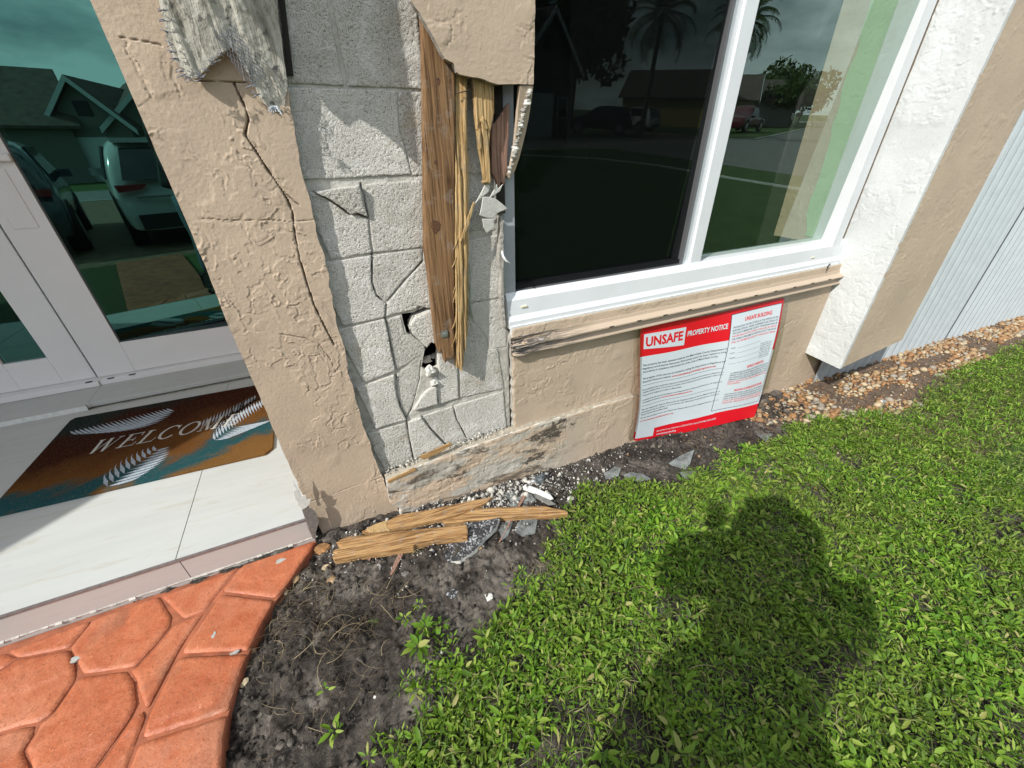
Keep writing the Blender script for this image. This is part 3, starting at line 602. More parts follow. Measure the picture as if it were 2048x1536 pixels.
# wire lath: diamonds in the torn patch and wire ends along the edges
rw = random.Random(11); b = MB()
def W2(u, v): return PY(u, v, FY-0.012)
ax = (0.55, 0.84)
for k in range(-7, 8):
    for s in (1, -1):
        pts = []
        for j in range(9):
            t = j/8*120-10; off = k*7+(s*3.2 if j % 2 else -s*3.2)
            px = 455+ax[0]*t+off*ax[1]*0.9; py = 70+ax[1]*t-off*ax[0]*0.9; pts.append(W2(px, py)+np.array([0, rw.uniform(-.003, .003), 0]))
        if abs(k) < 4: b.tube(pts, 0.0007, 4, False)
for (px, py) in [(327, 22), (331, 42), (334, 66), (340, 88), (345, 106), (352, 118), (360, 140), (366, 150), (374, 156), (382, 160), (398, 158), (404, 150), (414, 140), (424, 128), (434, 120), (444, 110), (505, 168), (512, 190), (548, 222), (556, 224)]:
    for _ in range(3):
        a = W2(px+rw.uniform(2, 10), py+rw.uniform(-3, 3)); d = W2(px-rw.uniform(4, 14), py-rw.uniform(-8, 10)); b.tube([a, (a+d)/2+np.array([0, -0.004, 0.003*rw.uniform(-1, 1)]), d], 0.0008, 4)
tag(b.build('wire_lath', M['wire'], fl), kind='stuff')
b = MB()
for i in range(16): b.tube([PY(548+rw.uniform(-6, 6), 212, FY-0.01), PY(548+rw.uniform(-14, 16), 214+rw.uniform(-2, 16), FY-0.02)], 0.0007, 4)
tag(b.build('wire_tuft', simple('light_fibre', (0.55, 0.6, 0.65), 0.5, 0.1), fl), kind='stuff')

# ---- window
wi = thing('window', 'white framed sliding window with dark reflecting glass beside the broken pillar', 'window', (1.4, 0.03, 0.68))
x0, x1, zs, zt = 0.424, 2.405, 0.70, 3.00
b = MB()
prof = [(-0.026, 0.695), (-0.026, 0.722), (-0.016, 0.742), (-0.012, 0.800), (0.004, 0.826), (0.10, 0.826), (0.10, 0.695)]
for i in range(len(prof)-1): pass
b.prism([(x0, y, z) for y, z in prof], (x1+0.05-x0, 0, 0)); b.build('sill_frame', M['white'], wi, bevel=0.0015)
b = MB(); b.box((x0, 0.004, 0.80), (x0+0.042, 0.10, zt)); b.build('left_jamb', M['grey_frame'] if False else simple('shaded_grey_jamb', (0.34, 0.36, 0.38), 0.5, 0.06), wi, bevel=0.001)  # jamb shade is put into its greyer colour
b = MB(); b.box((2.335, -0.012, 0.78), (2.405, 0.10, zt)); b.build('right_jamb', M['white'], wi, bevel=0.0015)
b = MB(); b.box((x0, -0.012, 2.94), (x1, 0.10, 3.02)); b.build('head_frame', M['white'], wi)
b = MB(); b.box((1.332, 0.008, 0.826), (1.395, 0.09, 2.94)); b.build('mullion', M['white'], wi, bevel=0.0015)
b = MB(); b.box((1.288, 0.020, 0.826), (1.331, 0.085, 2.94)); b.build('sash_stile', M['white'], wi, bevel=0.0015)
b = MB(); b.box((1.262, 0.040, 0.845), (1.2878, 0.085, 2.94)); b.build('sash_gasket', M['grey_frame'], wi)
b = MB(); b.box((x0+0.044, 0.030, 0.8265), (1.287, 0.085, 0.8445)); b.build('sash_rail', M['grey_frame'], wi)
TL = R(2.2)
def pane(name, xa, xb, m, parent, y0=0.055, z0=0.846, z1=2.94, th=0.006):
    dy = -(z1-z0)*math.tan(TL)
    V = [(xa, y0, z0), (xb, y0, z0), (xb, y0+dy, z1), (xa, y0+dy, z1)]
    return MB().prism(V, (0, th, 0)).build(name, m, parent)
def single(name, V, m, parent): return mk(name, np.array(V, float), [(0, 1, 2, 3)], m, parent)
single('glass_pane', [(x0+0.046, 0.056, 0.846), (1.262, 0.056, 0.846), (1.262, 0.056-1.74*math.tan(TL), 2.59), (x0+0.046, 0.056-1.74*math.tan(TL), 2.59)], M['glass_win'], wi)
rpane = single('glass_pane', [(1.396, 0.052, 0.828), (2.334, 0.052, 0.828), (2.334, 0.052-1.76*math.tan(TL), 2.59), (1.396, 0.052-1.76*math.tan(TL), 2.59)], M['glass_win'], wi)
ms = bpy.data.materials.new('insect_mesh'); ms.use_nodes = True; t = ms.node_tree; t.nodes.clear()
o_ = t.nodes.new('ShaderNodeOutputMaterial'); mx = t.nodes.new('ShaderNodeMixShader'); tr = t.nodes.new('ShaderNodeBsdfTransparent'); df = t.nodes.new('ShaderNodeBsdfDiffuse'); df.inputs[0].default_value = (0.004, 0.005, 0.005, 1); mx.inputs[0].default_value = 0.64
t.links.new(tr.outputs[0], mx.inputs[1]); t.links.new(df.outputs[0], mx.inputs[2]); t.links.new(mx.outputs[0], o_.inputs[0])
single('insect_screen', [(x0+0.044, 0.006, 0.828), (1.284, 0.006, 0.828), (1.284, 0.006, 2.94), (x0+0.044, 0.006, 2.94)], ms, wi)
b = MB(); b.box((x0+0.046, -0.02, 2.59), (2.334, 0.08, 2.63)); b.build('transom_rail', M['white'], wi)
single('glass_pane', [(x0+0.046, 0.055, 2.63), (1.39, 0.055, 2.63), (1.39, 0.055, 2.94), (x0+0.046, 0.055, 2.94)], M['glass_win'], wi)
upane = single('glass_pane', [(1.396, 0.055, 2.63), (2.334, 0.055, 2.63), (2.334, 0.055, 2.94), (1.396, 0.055, 2.94)], M['glass_win'], wi)
GC = glass('clear_window_glass', (0.62, 0.84, 0.76), 0.08, (0.80, 0.86, 0.80))
rpane.data.materials[0] = GC; upane.data.materials[0] = GC
jp = [(0.06, 0.80), (0.06, 2.9), (0.36, 2.9), (0.33, 0.80)]
sheet('inner_reveal', jp, np.array([2.345, 0, 0]), EY, EZ, -EX, 0.006, lambda U, V, e: stucco_h(71, 1.3, 0.2)(U, V, np.ones_like(U)), 0.02, [M['stucco'], M['stucco']], wi)  # side wall added behind the clear pane for the beige band
gp = [(0.058, 0.815), (0.058, 2.1), (0.24, 2.1)]+[(0.19+0.05*(z_-1.2)+0.012*float(vn(np.array([z_*14]), np.array([3.0]), 5)[0])-0.05*max(0, 1.0-z_)*2, z_) for z_ in np.linspace(2.08, 0.83, 40)]
sheet('green_band', gp, np.array([2.3405, 0, 0]), EY, EZ, -EX, 0.006, lambda U, V, e: 0.4*stucco_h(71, 1.3, 0.2)(U, V, np.ones_like(U)), 0.003, [simple('pale_green_band', (0.36, 0.52, 0.30), 0.6, 0.05, 20)]*2, wi)  # pale green band beside the window frame, ragged inner edge
b = MB()
for px in (1075, 1625):
    c = PY(px if px == 1625 else 1048, 515 if px == 1625 else 613, -0.015); b.box((c[0]-0.012, -0.0185, c[2]-0.0025), (c[0]+0.012, -0.0135, c[2]+0.0025))
b.build('weep_cover', simple('pale_yellow_plastic', (0.65, 0.62, 0.42), 0.5, 0.05), wi)
# painted-over joint between frame and wall
ip = [(0.43, 0.668)]+[(0.43+i*0.04, 0.660+0.006*float(vn(np.array([i*0.9]), np.array([2.0]), 8)[0])) for i in range(50)]+[(2.42, 0.66), (2.42, 0.705), (0.43, 0.705)]
sheet('painted_joint', ip, *face_at(-0.033), 0.004, lambda U, V, e: 0.0008*fbm(U*70, V*70, 3, 4), 0.012, M['white_old'], wi)
# dark room behind the glass
rm = thing('room', 'dark room behind the window glass', 'room', (1.4, 1.5, 0), kind='structure')
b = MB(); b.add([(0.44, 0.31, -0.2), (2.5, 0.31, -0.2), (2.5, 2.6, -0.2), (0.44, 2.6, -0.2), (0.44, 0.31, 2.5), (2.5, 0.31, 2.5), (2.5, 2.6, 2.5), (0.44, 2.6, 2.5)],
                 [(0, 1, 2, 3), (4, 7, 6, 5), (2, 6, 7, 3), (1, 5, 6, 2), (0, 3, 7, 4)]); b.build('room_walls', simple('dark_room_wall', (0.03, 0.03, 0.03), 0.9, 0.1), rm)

# ---- storm shutter track under the window
tr_ = thing('shutter_track', 'beige storm shutter track under the window, dented and scratched at its left end', 'shutter track', (1.4, -0.05, 0.62))
prof = [(-0.036, 0.664), (-0.041, 0.664), (-0.043, 0.650), (-0.070, 0.640), (-0.0705, 0.6345), (-0.046, 0.6385), (-0.044, 0.615), (-0.052, 0.604), (-0.066, 0.602), (-0.0665, 0.5965), (-0.050, 0.594), (-0.042, 0.588), (-0.036, 0.588)]
xs = np.concatenate([np.linspace(0.425, 1.0, 70), np.linspace(1.02, 2.47, 30)]); V = []; F = []
for i, x in enumerate(xs):
    dmg = max(0, 1-(x-0.42)/0.42)**1.3
    for j, (y, z) in enumerate(prof):
        lip = 1.0 if j in (2, 3, 4, 5) else 0.25 if j in (7, 8, 9, 10) else 0.0
        n1 = float(vn(np.array([x*26]), np.array([j*0.4]), 21)[0]); n2 = float(vn(np.array([x*60]), np.array([j*0.7]), 22)[0])
        V.append((x, y+lip*dmg*(0.012+0.006*n1), z+lip*dmg*(-0.006+0.007*n1+0.003*n2)))
k = len(prof)
for i in range(len(xs)-1):
    for j in range(k-1): F.append((i*k+j, i*k+j+1, (i+1)*k+j+1, (i+1)*k+j))
F.append(tuple(range(k))); F.append(tuple((len(xs)-1)*k+j for j in range(k))[::-1])
def track_mat():
    t = NT('scratched_beige_aluminium'); sx = t.n('ShaderNodeSeparateXYZ'); t.l(t.tc.outputs['Object'], sx.inputs[0])
    near = t.ramp(t.math('ADD', sx.outputs[0], 1.0), [(0.06, 1), (0.42, 0)])
    s = t.noise(1, 5, 0.7, t.map((9, 60, 260)), 0.6); s2 = t.noise(1, 4, 0.6, t.map((5, 40, 190), (0, 0.03, 0)))
    f = t.math('MULTIPLY', t.ramp(s, [(0.44, 0), (0.48, 1)]), near); f2 = t.math('MULTIPLY', t.ramp(s2, [(0.62, 0), (0.65, 1)]), near)
    c = t.mix(f, (0.46, 0.375, 0.285), (0.03, 0.032, 0.035)); c = t.mix(f2, c, (0.5, 0.5, 0.5)); c = t.mix(t.ramp(t.noise(90, 3), [(0.66, 0), (0.7, .7)]), c, (0.42, 0.33, 0.24))
    t.set(Base_Color=c, Roughness=0.45); return t.m
M['track'] = track_mat()
mk('rail', np.array(V), F, M['track'], tr_)
scm = simple('painted_screw', (0.45, 0.34, 0.24), 0.5, 0.1)
sx0 = PY(1048, 687, -0.055); b = MB(); b.tube([(sx0[0], -0.05, sx0[2]), (sx0[0], -0.060, sx0[2])], 0.0055, 10); ks = b.build('screw', scm, tr_)
slot = None
for i in range(11):
    x = 0.86+i*0.145
    b = MB(); b.box((x, -0.0725, 0.6362), (x+0.022, -0.0708, 0.6408)); b.build('slot', M['gap_shade'], tr_)
# ---- popped out column of foam trim at the right: white return face, beige front
po = thing('trim_column', 'boxed out stucco column right of the window, white side and beige front', 'column trim', (2.75, -0.12, 0.14))
rp_ = [(-0.2435, 0.135), (-0.03, 0.148), (0.004, 0.149), (0.004, 2.6), (-0.2435, 2.6)]
rp_ = [(-a, c) for a, c in rp_]
sheet('side_render', rough_poly(rp_, 0.02, 0.0010, 31), np.array([2.45, 0, 0]), -EY, EZ, -EX, 0.0036, lambda U, V, e: stucco_h(51, 1.3, 0.25)(U, V, np.ones_like(U)), 0.02, [M['white_stucco'], M['white_stucco']], po, skirt_slot=1)
fp_ = [(2.452, 0.137), (3.046, 0.199), (3.03, 0.9), (3.01, 1.4), (3.01, 2.6), (2.45, 2.6)]
sheet('front_render', rough_poly(fp_, 0.03, 0.002, 32), *face_at(-0.243), 0.0042, lambda U, V, e: stucco_h(61, 0.8, 0.0)(U, V, np.ones_like(U))-0.001+0.04*np.clip(V-0.135, 0, 1.2)*0.75*0-0.0, 0.02, [M['stucco'], M['plaster']], po, skirt_slot=1)
b = MB(); b.add([(2.47, -0.03, 0.15), (2.47, -0.225, 0.145), (3.03, -0.225, 0.205), (3.03, -0.03, 0.205), (2.47, -0.03, 2.6), (2.47, -0.222, 2.6), (3.0, -0.222, 2.6), (3.0, -0.03, 2.6)], [(0, 3, 2, 1), (4, 5, 6, 7), (0, 1, 5, 4), (1, 2, 6, 5), (2, 3, 7, 6), (3, 0, 4, 7)]); b.build('foam_core', M['mortar'], po)
b = MB(); b.tube([PY(1660, 528, -0.045), PY(1655, 534, -0.05), PY(1654, 540, -0.05)], 0.004, 6); tag(b.build('track_clip', M['grey_frame'], None, PY(1655, 534, -0.05)), 'small dark clip at the right end of the shutter track', 'clip')

# ---- corrugated storm panel
cpn = thing('corrugated_panel', 'light grey corrugated storm panels standing along the wall at the right', 'storm panel', (4.5, -0.06, -0.15))
def corr(xa, xb, y0, name):
    pitch = 0.1; step = 0.0125; nx = int((xb-xa)/step)+1; V = []; F = []
    for i in range(nx):
        x = xa+i*step; ph = (x % pitch)/pitch; tri = np.interp(ph, [0, .12, .24, .5, .62, .74, 1], [0, 1, 1, 0, 0.35, 0.35, 0]); y = y0-0.020*tri
        zb = float(np.interp(x, [3.05, 3.775, 6.0, 9], [-0.135, -0.150, -0.205, -0.24]))
        V += [(x, y, zb), (x, y, 2.5)]
    for i in range(nx-1): F.append((2*i, 2*i+2, 2*i+3, 2*i+1))
    o = mk(name, np.array(V), F, M['panel'], cpn); md = o.modifiers.new('sheet', 'SOLIDIFY'); md.thickness = 0.0015; return o
M['panel'] = simple('satin_aluminium_panel', (0.42, 0.47, 0.50), 0.42, 0.05, 12, 0.1, 0.001, 150, metal=0.15)
corr(2.62, 4.32, -0.048, 'panel'); corr(4.325, 6.0, -0.056, 'panel'); corr(6.0, 7.6, -0.048, 'panel')
# ================================================================= THE ENTRY: porch, door, mat
PZ0 = 0.105
def marble(name, c, c2, vein):
    t = NT(name); v = t.map((0.9, 7, 7), (0, 0, 0.10)); n1 = t.noise(1.6, 6, 0.6, v, 0.9); n2 = t.noise(4, 5, 0.7, v, 1.2)
    col = t.mix(t.ramp(n1, [(0.3, 0), (0.7, 1)]), c, c2); col = t.mix(t.ramp(n2, [(0.56, 0), (0.64, 0.5), (0.72, 0)]), col, vein)
    col = t.mix(t.ramp(t.noise(55, 5, 0.7), [(0.66, 0), (0.78, 0.5)]), col, (0.35, 0.33, 0.29))
    t.set(Base_Color=col, Roughness=0.42); t.b.inputs['Specular IOR Level'].default_value = 0.4; t.bump(t.noise(90, 3, 0.5), 0.04, 0.001); return t.m
M['tile'] = marble('veined_cream_tile', (0.425, 0.445, 0.435), (0.475, 0.495, 0.485), (0.38, 0.36, 0.29))
M['tile_r'] = marble('pinkish_riser_tile', (0.44, 0.42, 0.395), (0.48, 0.455, 0.43), (0.39, 0.365, 0.33))
porch = thing('porch', 'cream tiled porch step in front of the white door', 'porch', (-1.2, 0.6, 0.0), kind='structure')
b = MB(); b.box((-5.5, -0.044, -0.25), (-0.434, 1.62, PZ0-0.012)); b.build('porch_slab', M['mortar'], porch)
for i, (xa, xb) in enumerate(((-4.85, -3.655), (-3.65, -2.455), (-2.45, -1.255+0.21), (-1.043, -0.842), (-0.8395, -0.436))):
    if i == 3: xa = -2.04
    if i == 2: xb = -2.043
    for (ya, yb) in ((-0.044, 0.60), (0.603, 1.255)):
        b = MB(); b.box((xa, ya, PZ0-0.0115), (xb, yb, PZ0)); b.build('tile', M['tile'], porch, bevel=0.0008)
for xa, xb in ((-4.85, -3.655), (-3.65, -2.045), (-2.042, -0.831), (-0.8285, -0.432)):
    b = MB(); b.box((xa, -0.0530, -0.03), (xb, -0.0445, PZ0-0.006)); b.build('tile', M['tile_r'], porch, bevel=0.0008)
b = MB(); b.box((-4.85, -0.0555, PZ0-0.0055), (-0.432, -0.0452, PZ0+0.0012)); tag(b.build('nosing_strip', simple('anodised_nosing', (0.30, 0.27, 0.27), 0.35, 0.15, 60, metal=0.6), porch), 'thin metal nosing strip along the tiled step edge')
# grout smear along the foot of the riser
b = MB(); rg = random.Random(2)
for i in range(150):
    x = -3+i*0.0172; w = 0.001+0.005*rg.random()**3; b.add([(x, -0.0532, 0.004), (x+0.0175, -0.0532, 0.004), (x+0.0175, -0.0545-w, 0.0035), (x, -0.0545-w, 0.0035), (x, -0.0536, 0.009), (x+0.0175, -0.0536, 0.009)], [(0, 1, 2, 3), (0, 4, 5, 1), (3, 2, 5, 4)])
b.build('grout_smear', simple('old_grout', (0.44, 0.42, 0.38), 0.9, 0.2, 60), porch)
# raised threshold tiles under the door
b = MB(); b.box((-1.497, 1.285, PZ0+0.0), (-0.436, 1.62, PZ0+0.026)); b.build('threshold_tile', M['tile'], porch, bevel=0.002)
b = MB(); b.box((-3.4, 1.262, PZ0+0.0), (-1.50, 1.62, PZ0+0.024)); b.build('threshold_tile', M['tile'], porch, bevel=0.002)
b = MB(); b.box((-3.4, 1.256, PZ0), (-1.492, 1.2615, PZ0+0.0255)); b.box((-1.4965, 1.28, PZ0+0.0005), (-1.4915, 1.2845, PZ0+0.0265)); b.build('threshold_trim', M['white_old'], porch)

dr = thing('door', 'white framed entry door with large green tinted glass', 'door', (-1.0, 1.57, 0.13))
zb = PZ0+0.026
b = MB(); b.box((-1.50, 1.50, zb), (-0.44, 1.62, zb+0.03)); b.build('threshold', M['white_door'], dr, bevel=0.002)
b = MB(); b.box((-1.515, 1.545, zb+0.032), (-1.340, 1.60, 2.3)); b.build('door_stile', M['white_door'], dr, bevel=0.002)
b = MB(); b.box((-1.3395, 1.545, zb+0.032), (-0.44, 1.60, 0.350)); b.build('bottom_rail', M['white_door'], dr, bevel=0.002)
b = MB(); b.box((-1.3395, 1.545, 2.15), (-0.44, 1.60, 2.3)); b.build('top_rail', M['white_door'], dr, bevel=0.002)
b = MB(); b.box((-1.341, 1.549, 0.3505), (-1.333, 1.60, 2.149)); b.box((-1.3325, 1.549, 0.3505), (-0.44, 1.60, 0.3565)); b.build('glazing_bead', M['grey_frame'], dr)
tn = math.tan(R(9.0)); gx0, gx1 = -1.3325, -0.44; gy = lambda x: 1.552+(x-gx0)*tn
single('glass_pane', [(gx0, gy(gx0), 0.357), (gx1, gy(gx1), 0.357), (gx1, gy(gx1), 2.149), (gx0, gy(gx0), 2.149)], M['glass_door'], dr)
b = MB(); b.box((-1.72, 1.518, 1.262), (-1.335, 1.544, 1.292)); b.box((-1.44, 1.52, 1.24), (-1.41, 1.5445, 1.26)); b.build('handle', M['white_door'], dr, bevel=0.006)
b = MB(); b.box((-1.475, 1.5405, 0.98), (-1.385, 1.5445, 1.235)); b.build('lock_plate', M['white_door'], dr, bevel=0.001)
sdl = thing('sidelight', 'narrow white framed side door leaf at the far left edge', 'door leaf', (-1.75, 1.57, 0.13))
b = MB(); b.box((-1.672, 1.555, zb+0.032), (-1.527, 1.60, 2.3)); b.build('stile', M['white_door'], sdl, bevel=0.002)
b = MB(); b.box((-2.1, 1.555, zb+0.032), (-1.8535, 1.60, 2.3)); b.build('stile', M['white_door'], sdl, bevel=0.002)
b = MB(); b.box((-1.853, 1.555, zb+0.032), (-1.6725, 1.60, 0.322)); b.build('bottom_rail', M['white_door'], sdl, bevel=0.002)
single('glass_pane', [(-1.853, 1.57, 0.3225), (-1.6725, 1.57, 0.3225), (-1.6725, 1.57, 2.3), (-1.853, 1.57, 2.3)], M['glass_door'], sdl)
b = MB(); b.box((-2.15, 1.49, zb), (-1.503, 1.62, zb+0.03)); b.build('threshold', M['white_door'], sdl, bevel=0.002)
b = MB(); b.box((-1.5262, 1.575, zb+0.03), (-1.5158, 1.60, 2.3)); b.build('meeting_gap', M['gap_shade'], sdl)
for x in (-1.46, -1.56, -1.36):
    b = MB(); b.box((x, 1.495, zb+0.0305), (x+0.03, 1.51, zb+0.0322)); b.build('weep_slot', M['gap_shade'], dr if x > -1.5 else sdl)
es = thing('entry_walls', 'shaded beige stucco walls around the entry', 'wall', (-3, 1.6, 0))
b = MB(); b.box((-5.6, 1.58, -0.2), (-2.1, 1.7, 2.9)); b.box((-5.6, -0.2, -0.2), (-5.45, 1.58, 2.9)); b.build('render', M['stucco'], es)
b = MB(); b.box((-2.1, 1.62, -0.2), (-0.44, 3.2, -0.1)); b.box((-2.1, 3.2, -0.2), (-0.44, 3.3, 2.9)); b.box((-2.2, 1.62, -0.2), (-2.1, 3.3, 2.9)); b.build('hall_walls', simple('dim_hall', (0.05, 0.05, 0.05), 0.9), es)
# unseen porch roof: raking edge shaped to draw the shadow line across step and mat
A1, A2 = np.array([-1.426, 0.296, PZ0]), np.array([-0.676, 0.967, PZ0]); uu = (A2-A1)/np.linalg.norm(A2-A1); tz = (2.45-PZ0)/(-SUN[2])
Q1, Q2 = A1-SUN*tz, A2-SUN*tz
pr = [Q1-uu*2.6, Q2+uu*0.25, np.array([-2.4, 0.50, 2.45]), np.array([-0.44, 0.50, 2.45]), np.array([-0.44, 1.7, 2.45]), np.array([-8.5, 1.7, 2.45]), np.array([-8.5, -1.5, 2.45])]
for q_ in pr: q_[2] = 2.45
rf = MB().prism(pr, (0, 0, 0.14)).build('porch_shade_roof', M['white_stucco'], None, (-3.5, 0.8, 2.45)); tag(rf, 'unseen white porch roof slab shaped to shade the entry door and step', 'roof')

# ---- doormat
mt = thing('doormat', 'brown and teal coir doormat reading WELCOME with palm leaves', 'doormat', (-1.05, 0.8, PZ0))
ma, mb_, mc, md_ = [np.array(v) for v in ((-1.545, 0.470, PZ0), (-0.566, 0.418, PZ0), (-0.573, 1.118, PZ0), (-1.525, 1.170, PZ0))]
def matp(u, v, h=0.0): return (ma*(1-u)+mb_*u)*(1-v)+(md_*(1-u)+mc*u)*v+np.array([0, 0, h])
def mat_mat():
    t = NT('printed_coir'); sx = t.n('ShaderNodeSeparateXYZ'); t.l(t.tc.outputs['Object'], sx.inputs[0])
    w = t.noise(2.4, 4, 0.6, None, 0.6); diag = t.math('ADD', t.math('MULTIPLY', sx.outputs[1], 1.5), t.math('MULTIPLY', w, 0.9)); diag = t.math('ADD', diag, t.math('MULTIPLY', sx.outputs[0], -0.35))
    f = t.ramp(t.math('ADD', t.math('MULTIPLY', diag, 0.6), 0.30), [(0.08, (0.30, 0.15, 0.045)), (0.25, (0.26, 0.13, 0.04)), (0.31, (0.02, 0.12, 0.14)), (0.37, (0.02, 0.11, 0.13)), (0.43, (0.20, 0.085, 0.022)), (0.66, (0.055, 0.014, 0.008)), (0.82, (0.05, 0.012, 0.008)), (0.92, (0.012, 0.035, 0.035))])
    g = t.noise(700, 2, 0.6); c = t.mix(t.ramp(g, [(0.36, 0.75), (0.52, 0)]), f, (0.012, 0.008, 0.006)); c = t.mix(t.ramp(t.noise(420, 2, 0.6), [(0.60, 0), (0.68, 0.7)]), c, (0.34, 0.21, 0.09))
    t.set(Base_Color=c, Roughness=1.0); t.b.inputs['Specular IOR Level'].default_value = 0.05; t.bump(g, 1.0, 0.006); return t.m
M['mat'] = mat_mat()
corners = [matp(0.02, 0), matp(0.97, 0), matp(1, 0.05), matp(1, 0.96), matp(0.98, 1), matp(0.015, 1), matp(0, 0.97), matp(0, 0.03)]
MB().prism([c_+np.array([0, 0, 0.013]) for c_ in corners], (0, 0, -0.0125)).build('coir_pile', M['mat'], mt, bevel=0.002)
pale = simple('pale_blue_print', (0.36, 0.42, 0.48), 1.0, 0.35, 260, 0.8, 0.004, 600, spec=0.05)
# serif capitals as strokes in a unit cell
def strokes(ch):
    T, t_ = 0.15, 0.05
    S = {'W': [((0.0, 1), (0.24, 0), T), ((0.24, 0), (0.5, 0.95), t_), ((0.5, 0.95), (0.74, 0), T), ((0.74, 0), (1.0, 1), t_), ((-0.1, 1), (0.14, 1), t_), ((0.40, 1), (0.6, 1), t_), ((0.88, 1), (1.12, 1), t_)],
         'E': [((0.15, 0), (0.15, 1), T), ((0, 0.02), (0.8, 0.02), t_), ((0, 0.98), (0.78, 0.98), t_), ((0.15, 0.52), (0.55, 0.52), t_), ((0.78, 0), (0.84, 0.24), t_), ((0.76, 1), (0.78, 0.78), t_), ((0.55, 0.4), (0.55, 0.64), t_)],
         'L': [((0.15, 0), (0.15, 1), T), ((0, 0.02), (0.76, 0.02), t_), ((0, 0.98), (0.34, 0.98), t_), ((0.75, 0), (0.82, 0.27), t_)],
         'M': [((0.1, 0), (0.14, 1), t_), ((0.14, 1), (0.5, 0.05), T), ((0.5, 0.05), (0.86, 1), t_), ((0.88, 0), (0.86, 1), T), ((-0.02, 0.02), (0.24, 0.02), t_), ((0.72, 0.02), (1.04, 0.02), t_)]}
    if ch in S: return S[ch]
    out = []; n = 22; a0, a1 = (R(42), R(318)) if ch == 'C' else (0, 2*math.pi)
    for i in range(n):
        p, q_ = a0+(a1-a0)*i/n, a0+(a1-a0)*(i+1)/n; m_ = (p+q_)/2
        out.append(((0.46+0.44*math.cos(p), 0.5+0.5*math.sin(p)), (0.46+0.44*math.cos(q_), 0.5+0.5*math.sin(q_)), t_+(T-t_)*abs(math.cos(m_))))
    if ch == 'C': out.append(((0.80, 0.98), (0.80, 0.70), t_))
    return out
cw = {'W': 1.25, 'E': 0.86, 'L': 0.8, 'C': 0.95, 'O': 0.98, 'M': 1.2}
word = 'WELCOME'; tot = sum(cw[c_]+0.16 for c_ in word); W0, W1 = np.array([-1.335, 0.768]), np.array([-0.728, 0.734]); up = np.array([0.028, 0.098])
du = (W1-W0)/tot; x = 0; b = MB()
for ch in word:
    for (p, q_, w) in strokes(ch):
        p, q_ = np.array(p), np.array(q_); d = q_-p; L = np.linalg.norm(d)+1e-9; nn_ = np.array([-d[1], d[0]])/L*w/2; e = d/L*(0.02)
        V = []
        for r_ in (p-e+nn_, q_+e+nn_, q_+e-nn_, p-e-nn_): s_ = W0+du*(x+r_[0])+up*r_[1]; V.append((s_[0], s_[1], PZ0+0.0140+0.0001*(len(b.F) % 5)))
        b.add(V, [(0, 1, 2, 3)])
    x += cw[ch]+0.16
b.build('printed_word', simple('cream_print', (0.50, 0.50, 0.47), 1.0, 0.3, 260, 0.8, 0.004, 600, spec=0.05), mt)
def frond(px0, px1, n, ln, wd, side, m):
    b = MB(); a = PZ(*px0, PZ0+0.0137); c_ = PZ(*px1, PZ0+0.0137); d = (c_-a); L = np.linalg.norm(d); e = d/L; nn_ = np.array([-e[1], e[0], 0])
    for i in range(n):
        for s in side:
            r_ = a+d*(i/n); l = ln*(math.sin(math.pi*(0.12+0.8*i/n)))*L; dr_ = e*0.55+nn_*s*0.85; dr_ /= np.linalg.norm(dr_); pn = np.array([-dr_[1], dr_[0], 0])*wd*L/2
            pts = [r_, r_+dr_*l*0.35+pn, r_+dr_*l*0.8+pn*0.6+e*l*0.06, r_+dr_*l+e*l*0.14, r_+dr_*l*0.8-pn*0.5, r_+dr_*l*0.35-pn]
            pts = [q_+np.array([0, 0, 0.00005*(i % 4)]) for q_ in pts]
            ok = [0 < np.dot(q_[:2]-ma[:2], (mb_-ma)[:2])/np.dot((mb_-ma)[:2], (mb_-ma)[:2]) < 1 and 0.02 < (q_[1]-ma[1]+0.053*(q_[0]-ma[0]))/0.70 < 0.98 for q_ in pts]
            if all(ok): b.add(pts, [(0, 1, 2, 3, 4, 5)])
    if b.V: b.build('palm_print', m, mt)
frond((140, 862), (340, 815), 24, 0.46, 0.024, (-1,), pale)
frond((165, 1010), (320, 895), 14, 0.34, 0.045, (1, -1), pale)
frond((430, 880), (548, 800), 22, 0.55, 0.032, (-1, 1), pale)
frond((510, 790), (395, 845), 18, 0.6, 0.03, (1,), pale)
frond((120, 1000), (300, 960), 8, 0.28, 0.05, (1, -1), simple('tan_print', (0.38, 0.28, 0.17), 1.0, 0.3, 260, 0.8, 0.004, 600, spec=0.05))

# ---- broken caulk and foil at the right end of the step
for i, (pts, y, lab) in enumerate((([(586, 982), (594, 980), (603, 992), (612, 990), (614, 1000), (622, 998), (620, 1008), (612, 1016), (604, 1020), (598, 1008), (590, 998)], -0.060, 'torn white caulk curled over the right end of the step'),
                             ([(603, 1018), (611, 1015), (622, 1016), (631, 1024), (638, 1040), (636, 1052), (632, 1064), (633, 1072), (626, 1078), (618, 1060), (611, 1040)], -0.0568, 'grey metal end flap at the right end of the tiled step'),
                             ([(585, 960), (592, 972), (600, 985), (598, 1000), (604, 1012), (597, 1012), (588, 985)], -0.050, 'thin grey edge trim bent up beside the pillar foot'))):
    tag(slab_px('torn_trim', pts, y, 0.0015, M['plaster'] if i == 0 else M['metal'] if i == 1 else M['white_old'], None, PY(*pts[0], y)), lab, 'torn trim')

